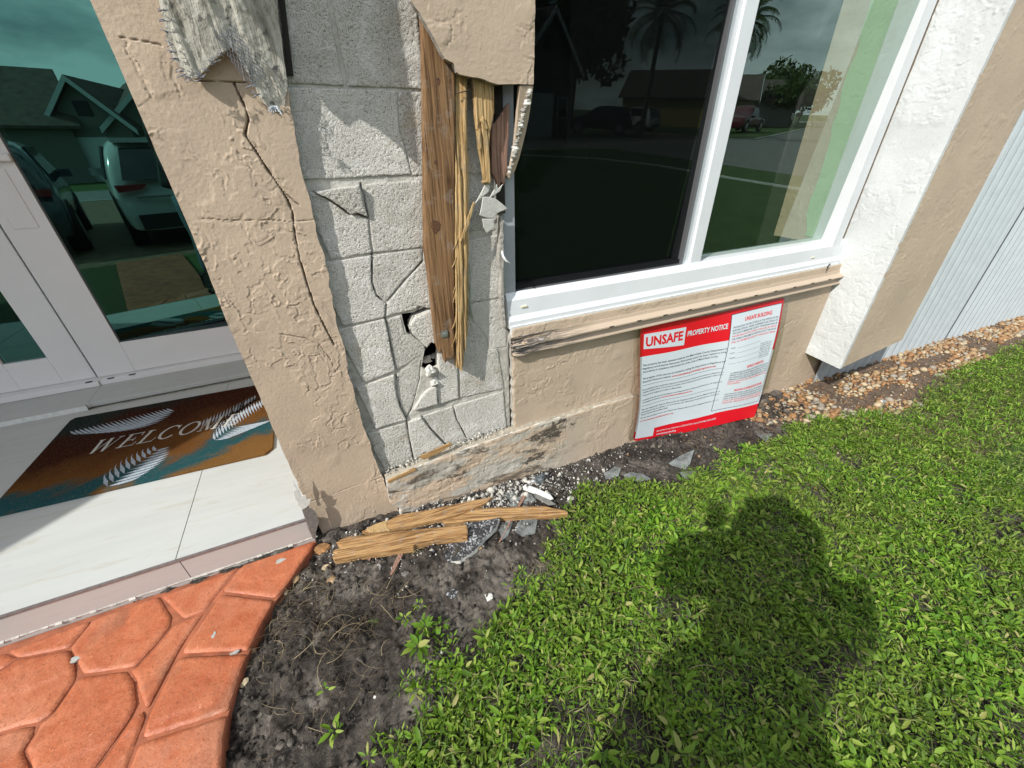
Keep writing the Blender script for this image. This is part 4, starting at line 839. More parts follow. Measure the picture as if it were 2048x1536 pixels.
# ================================================================= GROUND
# ---- stamped orange patio
def patio_mat():
    t = NT('stamped_terracotta_concrete'); n1 = t.noise(5, 6, 0.65, None, 0.6); n2 = t.noise(26, 5, 0.65); n3 = t.noise(70, 4, 0.7)
    c = t.mix(t.ramp(n1, [(0.3, 0), (0.7, 1)]), (0.33, 0.085, 0.032), (0.47, 0.155, 0.068)); c = t.mix(t.ramp(n2, [(0.35, 0.5), (0.55, 0)]), c, (0.36, 0.08, 0.03))
    c = t.mix(t.ramp(n3, [(0.62, 0), (0.74, 0.6)]), c, (0.68, 0.30, 0.17)); c = t.mix(t.ramp(t.noise(7, 3, 0.5, None, 0.3), [(0.60, 0), (0.72, 0.55)]), c, (0.20, 0.085, 0.045)); c = t.mix(t.ramp(t.noise(3.1, 5, 0.7), [(0.50, 0), (0.66, 0.45)]), c, (0.50, 0.22, 0.13)); c = t.mix(t.ramp(t.noise(150, 4, 0.7), [(0.36, 0.55), (0.46, 0)]), c, (0.17, 0.05, 0.022))
    sp = t.vor(300); c = t.mix(t.ramp(sp, [(0.10, 0.5), (0.16, 0)]), c, (0.75, 0.45, 0.3))
    t.set(Base_Color=c, Roughness=t.ramp(n2, [(0.3, 0.45), (0.7, 0.7)])); t.bump(n2, 0.45, 0.006); t.bump(n3, 0.45, 0.004); t.bump(t.noise(300, 3, 0.6), 0.12, 0.001); return t.m
M['patio'] = patio_mat()
pat = thing('patio', 'orange stamped concrete patio', 'patio', (-0.9, -0.5, -0.05), kind='structure')
edge = [PZ(a, c_, 0)[:2] for a, c_ in [(631, 1079), (622, 1098), (600, 1128), (575, 1164), (548, 1200), (524, 1240), (500, 1290), (482, 1335), (466, 1385), (453, 1425), (445, 1470), (441, 1536)]]
edge += [np.array([-0.665, -0.9]), np.array([-0.62, -1.5]), np.array([-0.6, -3.1])]
slab = [tuple(q_) for q_ in edge]+[(-1.345, -3.1), (-1.345, -0.057), (-0.432, -0.057)]
sheet('patio_base', slab, np.zeros(3), EX, EY, EZ, 0.012, lambda U, V, e: 0*U-0.008-0.004*np.exp(-e/0.008), 0.10, simple('dirty_terracotta_joint', (0.27, 0.085, 0.04), 0.85, 0.35, 14, 0.5, 0.004), pat)
ST = [[(34, 1315), (137, 1295), (185, 1237), (10, 1302)],
      [(185, 1237), (318, 1190), (342, 1232), (340, 1250), (308, 1291), (270, 1330), (253, 1335), (164, 1348), (150, 1319), (137, 1295)],
      [(318, 1190), (460, 1140), (478, 1129), (408, 1220), (366, 1237)],
      [(366, 1240), (408, 1222), (359, 1295), (294, 1418), (287, 1410), (275, 1380), (272, 1362), (256, 1338), (272, 1332), (310, 1293), (344, 1250)],
      [(34, 1315), (137, 1297), (148, 1320), (151, 1350), (147, 1362), (103, 1425), (73, 1445), (34, 1452), (0, 1464), (-60, 1470), (-60, 1345), (0, 1339)],
      [(-120, 1352), (-80, 1332), (10, 1303), (34, 1314), (0, 1338), (-60, 1343)],
      [(160, 1352), (253, 1339), (268, 1362), (273, 1408), (258, 1438), (219, 1493), (188, 1534), (130, 1620), (70, 1600), (61, 1534), (48, 1500), (66, 1472), (76, 1447), (105, 1426), (149, 1362)],
      [(-60, 1473), (0, 1467), (34, 1455), (68, 1449), (64, 1470), (45, 1500), (58, 1534), (66, 1600), (60, 1700), (-60, 1700)],
      [(283, 1420), (290, 1430), (253, 1534), (225, 1660), (150, 1640), (192, 1534), (222, 1494), (262, 1437)],
      [(482, 1130), (630, 1080), (622, 1098), (600, 1128), (575, 1164), (550, 1195), (441, 1182)],
      [(441, 1186), (548, 1199), (524, 1240), (500, 1290), (495, 1300), (359, 1308)],
      [(356, 1313), (494, 1305), (482, 1335), (466, 1385), (454, 1422), (279, 1478), (300, 1420)],
      [(276, 1484), (453, 1427), (445, 1470), (441, 1536), (452, 1640), (232, 1640), (256, 1534)]]
for i, s_ in enumerate(ST):
    P1 = inset([PZ(a, c_, 0)[:2] for a, c_ in s_], 0.0022); P2 = []
    for k in range(len(P1)):      # round the corners a little
        a, c_, d_ = P1[k-1], P1[k], P1[(k+1) % len(P1)]; P2 += [c_*0.86+a*0.14 if np.linalg.norm(a-c_) < .12 else c_+(a-c_)/np.linalg.norm(a-c_)*0.013, c_*0.95+(a+d_)*0.025 if np.linalg.norm(a-d_) < .2 else c_+((a-c_)/np.linalg.norm(a-c_)+(d_-c_)/np.linalg.norm(d_-c_))*0.003, c_*0.86+d_*0.14 if np.linalg.norm(d_-c_) < .12 else c_+(d_-c_)/np.linalg.norm(d_-c_)*0.013]
    def sh(U, V, e, i=i):
        e = pdist(U, V, P2)[0]; return -0.0055*np.exp(-(e/0.0022)**1.2)+0.0009*fbm(U*9, V*9, 3, 5+i)+0.0006*fbm(U*60, V*60, 3, 19)+0.0010*fbm(U*34, V*34, 3, 9)+0.0025*ss(fbm(U*5, V*9, 2, 17), 0, 0.25)-0.001+0.0008*math.sin(i*2.1)
    sheet('paving_stone', P2, np.zeros(3), EX, EY, EZ, 0.0055, sh, 0.012, M['patio'], pat)
grey = simple('grey_mortar_splash', (0.34, 0.35, 0.33), 0.9, 0.15, 60, 0.3, 0.002)
for (a, c_, rx, ry) in [(561, 1122, .020, .011), (152, 1318, .016, .012), (427, 1270, .008, .013), (470, 1305, .016, .005)]:
    p = PZ(a, c_, 0.0); V = []
    for k in range(24): w = 2*math.pi*k/24; r_ = 1+0.13*math.sin(3*w+a)+0.08*math.cos(5*w); V.append((p[0]+0.8*rx*r_*math.cos(w), p[1]+0.8*ry*r_*math.sin(w), 0.0022))
    MB().prism(V, (0, 0, -0.005)).build('mortar_splash', grey, pat)

# ---- soil strip
def soil_mat():
    t = NT('dark_sandy_soil'); n1 = t.noise(6, 5, 0.65, None, 0.5); n2 = t.noise(40, 5, 0.7); n3 = t.noise(260, 3, 0.7)
    c = t.mix(t.ramp(n1, [(0.36, 0), (0.60, 1)]), (0.022, 0.018, 0.016), (0.085, 0.074, 0.064)); c = t.mix(t.ramp(t.noise(4, 6, 0.7, None, 0.8), [(0.52, 0), (0.62, 0.7)]), c, (0.20, 0.18, 0.155)); c = t.mix(t.ramp(n2, [(0.40, 0.7), (0.52, 0)]), c, (0.018, 0.015, 0.013))
    c = t.mix(t.ramp(n3, [(0.60, 0), (0.70, 0.5)]), c, (0.22, 0.20, 0.175)); sp = t.vor(150); c = t.mix(t.ramp(sp, [(0.03, 0.7), (0.06, 0)]), c, (0.50, 0.47, 0.42))
    t.set(Base_Color=c, Roughness=0.97); t.b.inputs['Specular IOR Level'].default_value = 0.15; t.bump(n3, 0.9, 0.004); t.bump(n2, 0.6, 0.008); return t.m
M['soil'] = soil_mat()
hx_, hy_ = PG(735, 1232)[:2]
def soil_h(U, V):
    cl = fbm(U*22, V*22, 4, 91)+0.35*ss(fbm(U*48, V*48, 3, 93), 0.0, 0.12); c2 = np.abs(fbm(U*60, V*60, 3, 95))
    deb = np.exp(-(((U-0.12)/0.45)**2+((V+0.22)/0.22)**2))
    g = ground_z(U, V)+0.007*fbm(U*7, V*7, 3, 90)+(0.010+0.016*deb)*cl+0.006*c2+0.003*ss(fbm(U*90, V*90, 2, 97), 0.05, 0.25)+0.010*deb
    pd = pdist(U, V, edge, closed=False)[0]; g = g-0.020*np.exp(-pd/0.05)+0.012*np.exp(-pd/0.12)*ss(cl, -0.1, 0.3)
    g = g-0.045*np.exp(-(((U-hx_)/0.055)**2+((V-hy_)/0.045)**2)); return g+0.018*np.exp(-np.abs(V+0.06)/0.05)
xx, yy = np.meshgrid(np.arange(-1.0, 2.3, 0.0065), np.arange(-1.75, 0.0, 0.0065), indexing='ij')
nx, ny = xx.shape; z = soil_h(xx, yy); ins = inpoly(xx, yy, [(float(a), float(c_)) for a, c_ in inset([np.array(s_) for s_ in slab], 0.02)]); z = np.where(ins, -0.12, z)
I = (np.arange(nx-1)[:, None]*ny+np.arange(ny-1)[None]).ravel(); Fq = np.stack([I, I+ny, I+ny+1, I+1], 1)
so_ = mk('soil', np.stack([xx.ravel(), yy.ravel(), z.ravel()], 1), Fq, M['soil'], None, (0.5, -0.6, -0.1), smooth=True); tag(so_, 'dark sandy soil strip between patio, wall and lawn', None, kind='structure')
def lawn_mat():
    t = NT('far_grass'); n1 = t.noise(1.3, 5, 0.6); n2 = t.noise(40, 4, 0.7)
    c = t.mix(t.ramp(n1, [(0.3, 0), (0.7, 1)]), (0.050, 0.105, 0.014), (0.095, 0.17, 0.030)); c = t.mix(t.ramp(n2, [(0.35, 0.8), (0.6, 0)]), c, (0.012, 0.025, 0.006))
    t.set(Base_Color=c, Roughness=0.9); t.bump(n2, 0.8, 0.03); return t.m
M['grass_far'] = lawn_mat()
xs_ = np.linspace(-9, 13, 89); ys_ = np.linspace(-16, 0.02, 65); xx, yy = np.meshgrid(xs_, ys_, indexing='ij'); nx, ny = xx.shape
zz = ground_z(xx, yy)-0.022-0.02*((xx > -1.1) & (xx < 2.35) & (yy > -1.8)); zz = np.where(yy < -3.3, -0.16+0*yy, zz); zz = np.where((xx < -0.4) & (yy > -3.2), np.minimum(zz, -0.045), zz)
cxx = (xx[:-1, :-1]+xx[1:, 1:])/2; cyy = (yy[:-1, :-1]+yy[1:, 1:])/2; I = (np.arange(nx-1)[:, None]*ny+np.arange(ny-1)[None])
Fq = np.stack([I, I+ny, I+ny+1, I+1], -1)[~((cxx > -5.5) & (cyy > -0.1) & (cxx < -0.45))]
lb_ = mk('lawn_bed', np.stack([xx.ravel(), yy.ravel(), zz.ravel()], 1), Fq, M['grass_far'], None, (2, -2, -0.15)); tag(lb_, kind='structure')
b = MB(); b.add([(-9, -3.1, -0.03), (-1.35, -3.1, -0.03), (-1.35, -0.06, -0.03), (-9, -0.06, -0.03)], [(0, 1, 2, 3)]); tag(b.build('side_lawn', simple('dull_side_grass', (0.045, 0.060, 0.016), 0.95, 0.5, 30, 0.8, 0.02, 120), None, (-2, -1, -0.03)), kind='structure')
b = MB(); b.add([(-220, -260, -0.26), (260, -260, -0.26), (260, 120, -0.26), (-220, 120, -0.26)], [(0, 1, 2, 3)]); tag(b.build('ground', M['grass_far'], None, (0, 0, -0.26)), kind='structure')
# ================================================================= NOTICE ON THE WALL
nt = thing('notice', 'red and white UNSAFE property notice taped to the wall under the window', 'notice', (1.5, -0.045, 0.2))
NA, NB_, NC_, ND = [np.array(v) for v in ((1.051, -0.046, 0.590), (2.02, -0.046, 0.568), (1.905, -0.17, -0.088), (1.122, -0.052, -0.082))]
def NP(u, v, h=0.0):
    h = h*1.0
    u = min(max(u, -0.01), 1.01); p = (1-u)*v*NA+u*v*NB_+u*(1-v)*NC_+(1-u)*(1-v)*ND
    w = math.sin(math.pi*min(max(v, 0), 1)); bul = 0.010*(math.sin(u*8+1.2+1.5*v)+0.8)*w+0.022*w*max(0, u-0.55)+0.006*(math.sin(u*15+v*6)+1)*w+0.035*max(0, 0.14-v)*(0.3+u)*(1 if v > 0 else 1)
    return p+np.array([0, -bul-h, -0.008*math.sin(u*6.0+0.6)*v*(1-v)*2+0.006*math.sin(u*5.2+2.4)])
def nsheet(name, pts_fn, nu, nv, m, h, th=0.0):
    V = []; F = []
    for i in range(nu+1):
        for j in range(nv+1): u, v = pts_fn(i/nu, j/nv); V.append(NP(u, v, h))
    for i in range(nu):
        for j in range(nv): a = i*(nv+1)+j; F.append((a, a+nv+1, a+nv+2, a+1))
    return mk(name, np.array(V), F, m, nt, smooth=True)
def pr_mat(name, c, r=0.3): t = NT(name); t.set(Base_Color=c, Roughness=r); t.b.inputs['Specular IOR Level'].default_value = 0.4; t.bump(t.noise(8, 2, 0.5), 0.08, 0.01); return t.m
RED, WHT, BLK = pr_mat('notice_red', (0.62, 0.008, 0.018)), pr_mat('notice_white', (0.55, 0.61, 0.65)), pr_mat('notice_ink', (0.03, 0.04, 0.07))
rect = lambda a, b_, c_, d_: (lambda s, t_: (a+(b_-a)*s, c_+(d_-c_)*t_))
nsheet('red_backing', rect(0, 1, 0, 1), 40, 26, RED, 0.0)
nsheet('white_panel', lambda s, t_: (0.0015+(0.625-0.0015)*s, 0.112+0.012*s+(0.779-0.112-0.018*s+0.0*s)*t_), 30, 22, WHT, 0.0009)
nsheet('white_panel', rect(0.592, 0.6245, 0.14, 0.765), 3, 22, WHT, 0.0008)
nsheet('white_panel', rect(0.625, 0.998, 0.128, 0.60), 16, 16, WHT, 0.0006)
nsheet('border_line', rect(0.596, 0.986, 0.152, 0.968), 20, 26, BLK, 0.0010)
nsheet('white_panel', rect(0.5995, 0.9825, 0.157, 0.963), 20, 26, WHT, 0.0015)
nsheet('white_panel', lambda s, t_: (0.022+(0.268+0.006*t_*0)*s, 0.835+(0.108)*t_-0.028*s*(1-t_)), 14, 6, WHT, 0.0014)
nsheet('white_panel', rect(0.012, 0.150, 0.030, 0.19), 6, 5, WHT, 0.0013)
def text_geo(s, off=0.0):
    cu = bpy.data.curves.new('lettering', 'FONT'); cu.body = s; cu.size = 1; cu.offset = off; cu.resolution_u = 2
    o = bpy.data.objects.new('lettering', cu); C.objects.link(o); bpy.context.view_layer.update()
    me = o.evaluated_get(bpy.context.evaluated_depsgraph_get()).to_mesh(); V = np.array([tuple(v.co) for v in me.vertices]); F = [tuple(p.vertices) for p in me.polygons]
    o.to_mesh_clear(); bpy.data.objects.remove(o); bpy.data.curves.remove(cu); return V, F
def ntext(s, u0, u1, v, cap, m, bold=0.0, skew=0.0, name='lettering', h=0.0019):
    V, F = text_geo(s, bold); w = V[:, 0].max()-V[:, 0].min(); x = (V[:, 0]-V[:, 0].min())/w; y = V[:, 1]/0.70*cap
    mk(name, np.array([NP(u0+(u1-u0)*a+skew*c_, v+c_, h) for a, c_ in zip(x, y)]), F, m, nt)
ntext('UNSAFE', 0.034, 0.275, 0.852, 0.066, RED, 0.035, name='headline'); ntext('PROPERTY NOTICE', 0.305, 0.577, 0.870, 0.038, WHT, 0.03, name='headline')
small = 0.0115
LN = [('This property has been deemed unsafe by the Miami-Dade County Department of', .02, .593, .703, BLK, 0), ('Regulatory and Economic Resources. Enforcement action has been initiated to bring', .021, .593, .677, BLK, 0), ('this property in compliance with Section 8-5 of the Code of Miami-Dade County.', .022, .546, .651, BLK, 0),
      ('The progress of this case can be tracked by visiting the Department of Regulatory and', .022, .602, .597, BLK, 0), ('Economic Resources website:', .024, .222, .570, BLK, 0), ('www.miamidade.gov/building/regulations.asp', .228, .548, .568, RED, .01),
      ('Esta propiedad ha sido considerada insegura por el Departamento de Recursos Economicos y de Regulacion del', .023, .608, .506, BLK, 0), ('Condado de Miami-Dade. Se ha tomado una medida contra la infraccion para que esta propiedad cumpla con la', .023, .608, .484, BLK, 0), ('Seccion 8-5 del Codigo del Condado de Miami-Dade.', .025, .312, .458, BLK, 0),
      ('La situacion de este caso puede seguirse en el Departamento de Recursos Economicos y de Regulacion', .025, .617, .418, BLK, 0), ('en la pagina de internet:', .026, .168, .396, BLK, 0), ('www.miamidade.gov/building/regulations.asp', .172, .401, .396, RED, .01),
      ('Ak nan Depatman Resous Ekonomik ak Reglemantasyon Konte Miami-Dade la te', .024, .622, .330, BLK, 0), ('pwononse ke kay sa a danjere. Yo te komanse yon aksyon pou fe pwopriyete sa a konfome', .024, .622, .306, BLK, 0), ('Seksyon 8-5 Kod Konte Miami-Dade.', .023, .24, .282, BLK, 0),
      ('Ou ka swiv pwogre ka sa a nan Depatman Resous Ekonomik ak Reglemantasyon, sou sit', .023, .629, .250, BLK, 0), ('www.miamidade.gov/building/regulations.asp', .022, .29, .218, RED, .01)]
for s, u0, u1, v, m, bo in LN: ntext(s, u0, u1, v, 0.0145 if v > 0.55 else small, m, bo+0.006)
for v in (0.545, 0.367): nsheet('rule', rect(0.022, 0.61, v, v+0.0022), 16, 1, BLK, 0.0017)
ntext('Miami-Dade County, Department of REGULATORY AND ECONOMIC RESOURCES', 0.175, 0.65, 0.067, 0.015, WHT, 0.01); ntext('miamidade.gov/building', 0.176, 0.334, 0.033, 0.016, WHT, 0.02)
ntext('UNSAFE BUILDING', 0.70, 0.913, 0.895, 0.030, RED, 0.03)
RB = ['THIS BUILDING OR STRUCTURE IS, IN THE OPINION OF THE', 'BUILDING OFFICIAL, UNSAFE, AS DEFINED IN SECTION 8-5 OF', 'THE CODE OF MIAMI-DADE COUNTY. THE BUILDING SHALL BE', 'VACATED-SHALL NOT BE OCCUPIED. ACTION SHALL BE TAKEN BY', 'THE OWNER AS PRESCRIBED BY WRITTEN NOTICE. THIS NOTICE', 'SHALL NOT BE REMOVED EXCEPT BY THE BUILDING OFFICIAL']
for i, s in enumerate(RB): ntext(s, 0.615, 0.972, 0.858-i*0.0225, 0.0135, RED if i in (3, 5) else BLK, 0.014)
for i, (s, w) in enumerate((('CASE', .03), ('DATE', .03), ('ADDRESS', .04), ('', 0))):
    v = 0.700-i*0.041
    if s: ntext(s, 0.62, 0.62+w, v, 0.009, BLK, 0.01)
    nsheet('rule', rect(0.665 if s else 0.625, 0.86, v-0.004, v-0.0022), 6, 1, BLK, 0.0017)
for i in range(9): ntext(['REGULATORY AND', 'ECONOMIC RESOURCES', 'BUILDING OFFICIAL', 'MIAMI-DADE COUNTY', 'UNSAFE STRUCTURES', 'UNIT', '11805 SW 26 STREET', 'MIAMI, FLORIDA', ''][i] or 'COUNTY', 0.868, 0.962, 0.672-i*0.0145, 0.0075, BLK, 0.012)
ntext('EDIFICIO INSEGURO', 0.772, 0.932, 0.508, 0.020, RED, 0.03)
for i, s in enumerate(['LA OPINION DEL FUNCIONARIO DE CONSTRUCCION ES QUE ESTE', 'EDIFICIO O ESTRUCTURA ES INSEGURO SEGUN LA SECCION 8-5', 'DEL CODIGO DEL CONDADO. DEBE SER DESOCUPADO Y NO SE', 'HABITARA. EL PROPIETARIO DEBE TOMAR MEDIDAS SEGUN AVISO', 'ESCRITO. ESTE AVISO SOLO PUEDE SER REMOVIDO POR EL', 'FUNCIONARIO.']): ntext(s, 0.658, 0.978 if i < 5 else 0.75, 0.482-i*0.0195, 0.0125, RED if i > 3 else BLK, 0.014)
ntext('BILDING KI REPREZANTE DANJE', 0.725, 0.965, 0.314, 0.019, RED, 0.03)
for i, s in enumerate(['NAN OPINYON OFISYEL LA, BILDING SA A PA AN SEKIRITE', 'DAPRE SEKSYON 8-5 KOD KONTE A. PESONN PA DWE RETE', 'LADAN LI. METKAY LA DWE PRAN AKSYON DAPRE AVI EKRI', 'AVI SA A PA KAPAB RETIRE PA PESONN EKSEPTE', 'OFISYEL BILDING LAN SELMAN']): ntext(s, 0.665, 0.978, 0.288-i*0.0205, 0.0125, RED if i > 2 else BLK, 0.014)
clear = glass('clear_tape', (0.9, 0.9, 0.88), 0.02, (0.86, 0.84, 0.80), 0.25)
for (u0, u1, v0, v1) in ((-0.03, 0.012, 0.02, 1.02), (0.988, 1.03, 0.25, 1.02)):
    V = []
    for k in range(13):
        v = v0+(v1-v0)*k/12
        for u in (u0, u1): p = NP(u, v, 0.0022); p[0] += (min(0, u)+max(0, u-1))*0.97; V.append(p)
    mk('clear_tape', np.array(V), [(2*k, 2*k+1, 2*k+3, 2*k+2) for k in range(12)], clear, nt)

# ================================================================= DEBRIS
def on_ground(pts, up=0.0): return [PG(a, c_, up) for a, c_ in pts]
def lumber(name, pts, up0, up1, th, m, label, cat='wood plank', seed=0):
    xs = [p[0] for p in pts]; lo, hi = min(xs), max(xs); tops = [PG(a, c_, up0+(up1-up0)*(a-lo)/(hi-lo)) for a, c_ in pts]; ce = np.mean(tops, 0)
    if m != 'w': return tag(MB().prism(tops, (0, 0, -th)).build(name, m, None, ce-np.array([0, 0, th]), bevel=0.0012), label, cat)
    e_ = tops[xs.index(hi)]-tops[xs.index(lo)]; L = np.hypot(e_[0], e_[1]); cx, cy_ = e_[0]/L, e_[1]/L; an = math.atan2(e_[1], e_[0])
    m = wood_mat('plank_wood', (0.27, 0.135, 0.05), (0.50, 0.33, 0.155), 0, 1.0, True, -an); g = np.linalg.lstsq(np.array([[p[0]-ce[0], p[1]-ce[1], 1] for p in tops]), np.array([p[2] for p in tops]), rcond=None)[0]
    P1 = rough_poly([p[:2] for p in tops], 0.009, 0.0016, seed)
    def h(U, V, e):
        A = U*cx+V*cy_; B_ = -U*cy_+V*cx; w = B_+0.010*fbm(A*3, B_*9, 2, seed+40)
        return 0.0011*(fbm(A*5, w*190, 3, seed+41)+0.9*fbm(A*3, w*60, 2, seed+42))-0.0025*np.exp(-pdist(U, V, P1)[0]/0.003), g[0]*(U-ce[0])+g[1]*(V-ce[1])
    return tag(sheet(name, P1, np.array([0, 0, g[2]]), EX, EY, EZ, 0.0023, h, th, [m, m], None, ce, skirt_slot=1, back=True), label, cat)
lumber('broken_plank', [(680, 1078), (700, 1071), (740, 1069), (800, 1062), (860, 1055), (933, 1049), (935, 1062), (934, 1074), (900, 1075), (860, 1080), (829, 1088), (826, 1094), (780, 1100), (740, 1105), (700, 1112), (668, 1117), (664, 1113), (672, 1107), (664, 1104), (671, 1098), (682, 1095), (676, 1090), (672, 1084)], 0.050, 0.058, 0.034, 'w', 'thick broken plank with a torn left end, nearest on the rubble heap', seed=1)
lumber('broken_plank', [(722, 1062), (745, 1052), (776, 1040), (800, 1028), (850, 1020), (900, 1010), (950, 999), (985, 992), (975, 1002), (955, 1012), (928, 1024), (900, 1034), (850, 1044), (800, 1054), (776, 1061), (745, 1063)], 0.052, 0.050, 0.024, 'w', 'wedge shaped plank tapering to a point, farthest left against the wall foot', seed=2)
lumber('plank_torn_end', [(733, 1056), (755, 1046), (776, 1040), (772, 1050), (780, 1060), (758, 1063), (737, 1064)], 0.053, 0.053, 0.006, M['wood_pale'], 'pale torn splinter end on the wedge shaped plank', 'wood splinter', seed=3)
lumber('broken_plank', [(880, 1037), (900, 1026), (950, 1017), (1000, 1014), (1060, 1012), (1090, 1011), (1104, 1015), (1134, 1021), (1136, 1026), (1120, 1028), (1098, 1030), (1040, 1032), (980, 1038), (935, 1041), (890, 1046)], 0.035, 0.050, 0.026, 'w', 'long narrow plank pointing right into the grass', seed=4)
for i, (pts, lab) in enumerate((([(805, 1090), (815, 1090), (795, 1130), (785, 1148), (779, 1150), (788, 1125)], 'small grey stick lying below the nearest plank'),
                  ([(1050, 982), (1056, 984), (1030, 1030), (1002, 1082), (996, 1085), (1020, 1040)], 'thin dark stick crossing under the long plank'),
                  ([(960, 1090), (964, 1096), (930, 1110), (905, 1122), (900, 1118), (930, 1104)], 'thin pale stick on the black and white slab'),
                  ([(736, 1118), (742, 1108), (746, 1104), (748, 1107), (738, 1122)], 'tiny wood chip below the nearest plank'))):
    lumber('stick', pts, 0.022, 0.028, 0.005, M['wood_pale'] if i == 2 else M['wood_pink'], lab, 'stick', seed=10+i)
def foam_mat():
    t = NT('tarred_plaster_underside'); n = t.noise(75, 5, 0.75, None, 0.8); c = t.mix(t.ramp(n, [(0.53, 0), (0.58, 1)]), (0.035, 0.035, 0.037), (0.50, 0.52, 0.54)); t.set(Base_Color=c, Roughness=0.9); t.bump(n, 0.9, 0.01); return t.m
M['foam'] = foam_mat()
def rubble_slab(name, pts, up, th, m, label, cat, res=0.004, amp=0.004, tilt=(0, 0)):
    P = [PG(a, c_, up) for a, c_ in pts]; c_ = np.mean(P, 0); P2 = rough_poly([q_[:2] for q_ in P], 0.012, 0.003, 3)
    o = sheet(name, P2, np.array([0, 0, c_[2]]), EX, EY, EZ, res, lambda U, V, e: (amp*fbm(U*45, V*45, 4, 33), tilt[0]*(U-c_[0])+tilt[1]*(V-c_[1])), th, [m, M['plaster']], None, c_, skirt_slot=1, back=True)
    return tag(o, label, cat)
rubble_slab('render_slab', [(860, 1078), (900, 1062), (938, 1046), (1000, 1042), (992, 1062), (970, 1080), (955, 1100), (920, 1122), (880, 1120), (862, 1105)], 0.030, 0.022, M['foam'], 'black and white mottled slab of render under the planks', 'render slab', tilt=(0.1, -0.1))
trims = [([(1047, 972), (1051, 968), (1078, 978), (1101, 989), (1107, 997), (1102, 999), (1072, 988), (1046, 978)], .035, 'white plastic trim strip lying diagonally at the wall foot', M['white_old']),
         ([(1052, 962), (1070, 958), (1073, 961), (1058, 966)], .030, 'short white trim piece crossing the long white strip', M['white_old']),
         ([(1068, 985), (1100, 1000), (1112, 1008), (1098, 1010), (1070, 994)], .035, 'grey trim sliver beside the white plastic strip', M['metal'])]
for pts, up, lab, m in trims: tag(MB().prism(on_ground(pts, up), (0, 0, -0.005)).build('trim_piece', m, None, PG(*pts[0], up-0.005), bevel=0.001), lab, 'trim piece')
V = []; c0 = PG(1076, 966, 0.02)
b = MB()
for r_, zz_ in ((0.012, 0.0), (0.020, 0.012), (0.024, 0.028), (0.022, 0.040)):
    for k in range(14): w = 2*math.pi*k/14; b.V.append((c0[0]+r_*math.cos(w)+zz_*0.3, c0[1]+r_*0.8*math.sin(w), c0[2]+zz_*(1+0.25*math.cos(w*2))))
for i in range(3):
    for k in range(14): b.F.append((i*14+k, i*14+(k+1) % 14, (i+1)*14+(k+1) % 14, (i+1)*14+k))
tag(b.build('lamp_lens', glass('frosted_plastic', (0.8, 0.88, 0.92), 0.25, (0.55, 0.62, 0.68), 0.3), None, c0), 'frosted plastic lens standing by the wall foot', 'plastic lens')
# glass shards
SH = [([(1208, 945), (1230, 934), (1242, 938), (1236, 952), (1212, 956)], 'rounded glass shard on the soil left of the grass'), ([(1247, 952), (1262, 944), (1290, 948), (1303, 955), (1280, 962), (1252, 960)], 'long glass shard at the grass edge under the notice'),
      ([(1338, 924), (1362, 912), (1387, 904), (1380, 928), (1372, 936), (1345, 928)], 'triangular pointed glass shard near the notice'), ([(1360, 944), (1395, 938), (1390, 956), (1366, 957)], 'dull glass shard half in the grass edge'),
      ([(1513, 866), (1545, 866), (1532, 886)], 'small triangular glass shard right of the notice'), ([(1035, 1045), (1062, 1032), (1075, 1040), (1070, 1066), (1046, 1072), (1030, 1062)], 'broad glass shard below the long plank'),
      ([(1040, 1000), (1062, 988), (1072, 1000), (1056, 1010)], 'glass shard behind the long plank'), ([(1010, 985), (1030, 978), (1040, 1000), (1022, 1006)], 'dark glass shard beside the wedge plank tip'), ([(998, 1060), (1015, 1040), (1025, 1044), (1016, 1070), (1004, 1080)], 'dark green shard standing under the long plank'),
      ([(1014, 1004), (1026, 1000), (1036, 1010), (1020, 1016)], 'little glass shard behind the long plank')]
for i, (pts, lab) in enumerate(SH):
    q = random.Random(i); P = on_ground(pts, 0.024); c_ = np.mean(P, 0); tx, ty = q.uniform(-.15, .15), q.uniform(-.2, .1)
    P = [p+np.array([0, 0, tx*(p[0]-c_[0])+ty*(p[1]-c_[1])]) for p in P]; tag(MB().prism(P, (0, 0, -0.004)).build('glass_shard', M['shard'], None, c_), lab, 'glass shard')
# plaster lumps and stones you can point at
white_st, = (simple('white_stone', (0.70, 0.67, 0.60), 0.85, 0.12, 40, 0.4, 0.003),)
LP = [((1139, 997), .017, M['plaster'], 'white plaster lump at the grass edge right of the trim pieces'), ((931, 997), .014, white_st, 'pale flat plaster flake behind the wedge plank'), ((733, 1039), .012, white_st, 'cream pebble on the soil above the wedge plank'),
      ((1030, 974), .016, M['plaster'], 'plaster crumb left of the white trim strip'), ((1012, 978), .012, M['plaster'], 'plaster crumb beside the plank tip'), ((975, 985), .012, M['plaster'], 'plaster crumb above the plank tip'), ((960, 990), .010, M['plaster'], 'small plaster crumb at the wall foot'),
      ((769, 1145), .011, M['plaster'], 'small white lump below the grey stick'), ((905, 1188), .014, M['foam'], 'mottled render flake on the bare soil'), ((978, 1193), .014, M['plaster'], 'half buried white shell piece in the bare soil'),
      ((882, 1304), .004, white_st, 'tiny white stone at the edge of the weeds'), ((810, 1148), .012, simple('dull_grey_stone', (0.16, 0.15, 0.13), 0.9, 0.2), 'flat grey stone beside the grey stick'), ((750, 1394), .004, white_st, 'white stone in the dark soil at the bottom'), ((1763, 804), .028, M['metal'], 'crumpled shiny foil on the gravel')]
for i, ((a, c_), r_, m, lab) in enumerate(LP): tag(chunk('stone' if 'stone' in lab or 'pebble' in lab else 'plaster_lump' if 'plaster' in lab else 'debris_piece', PG(a, c_, r_*0.35), r_, m, None, 300+i, 0.6), lab, 'debris')
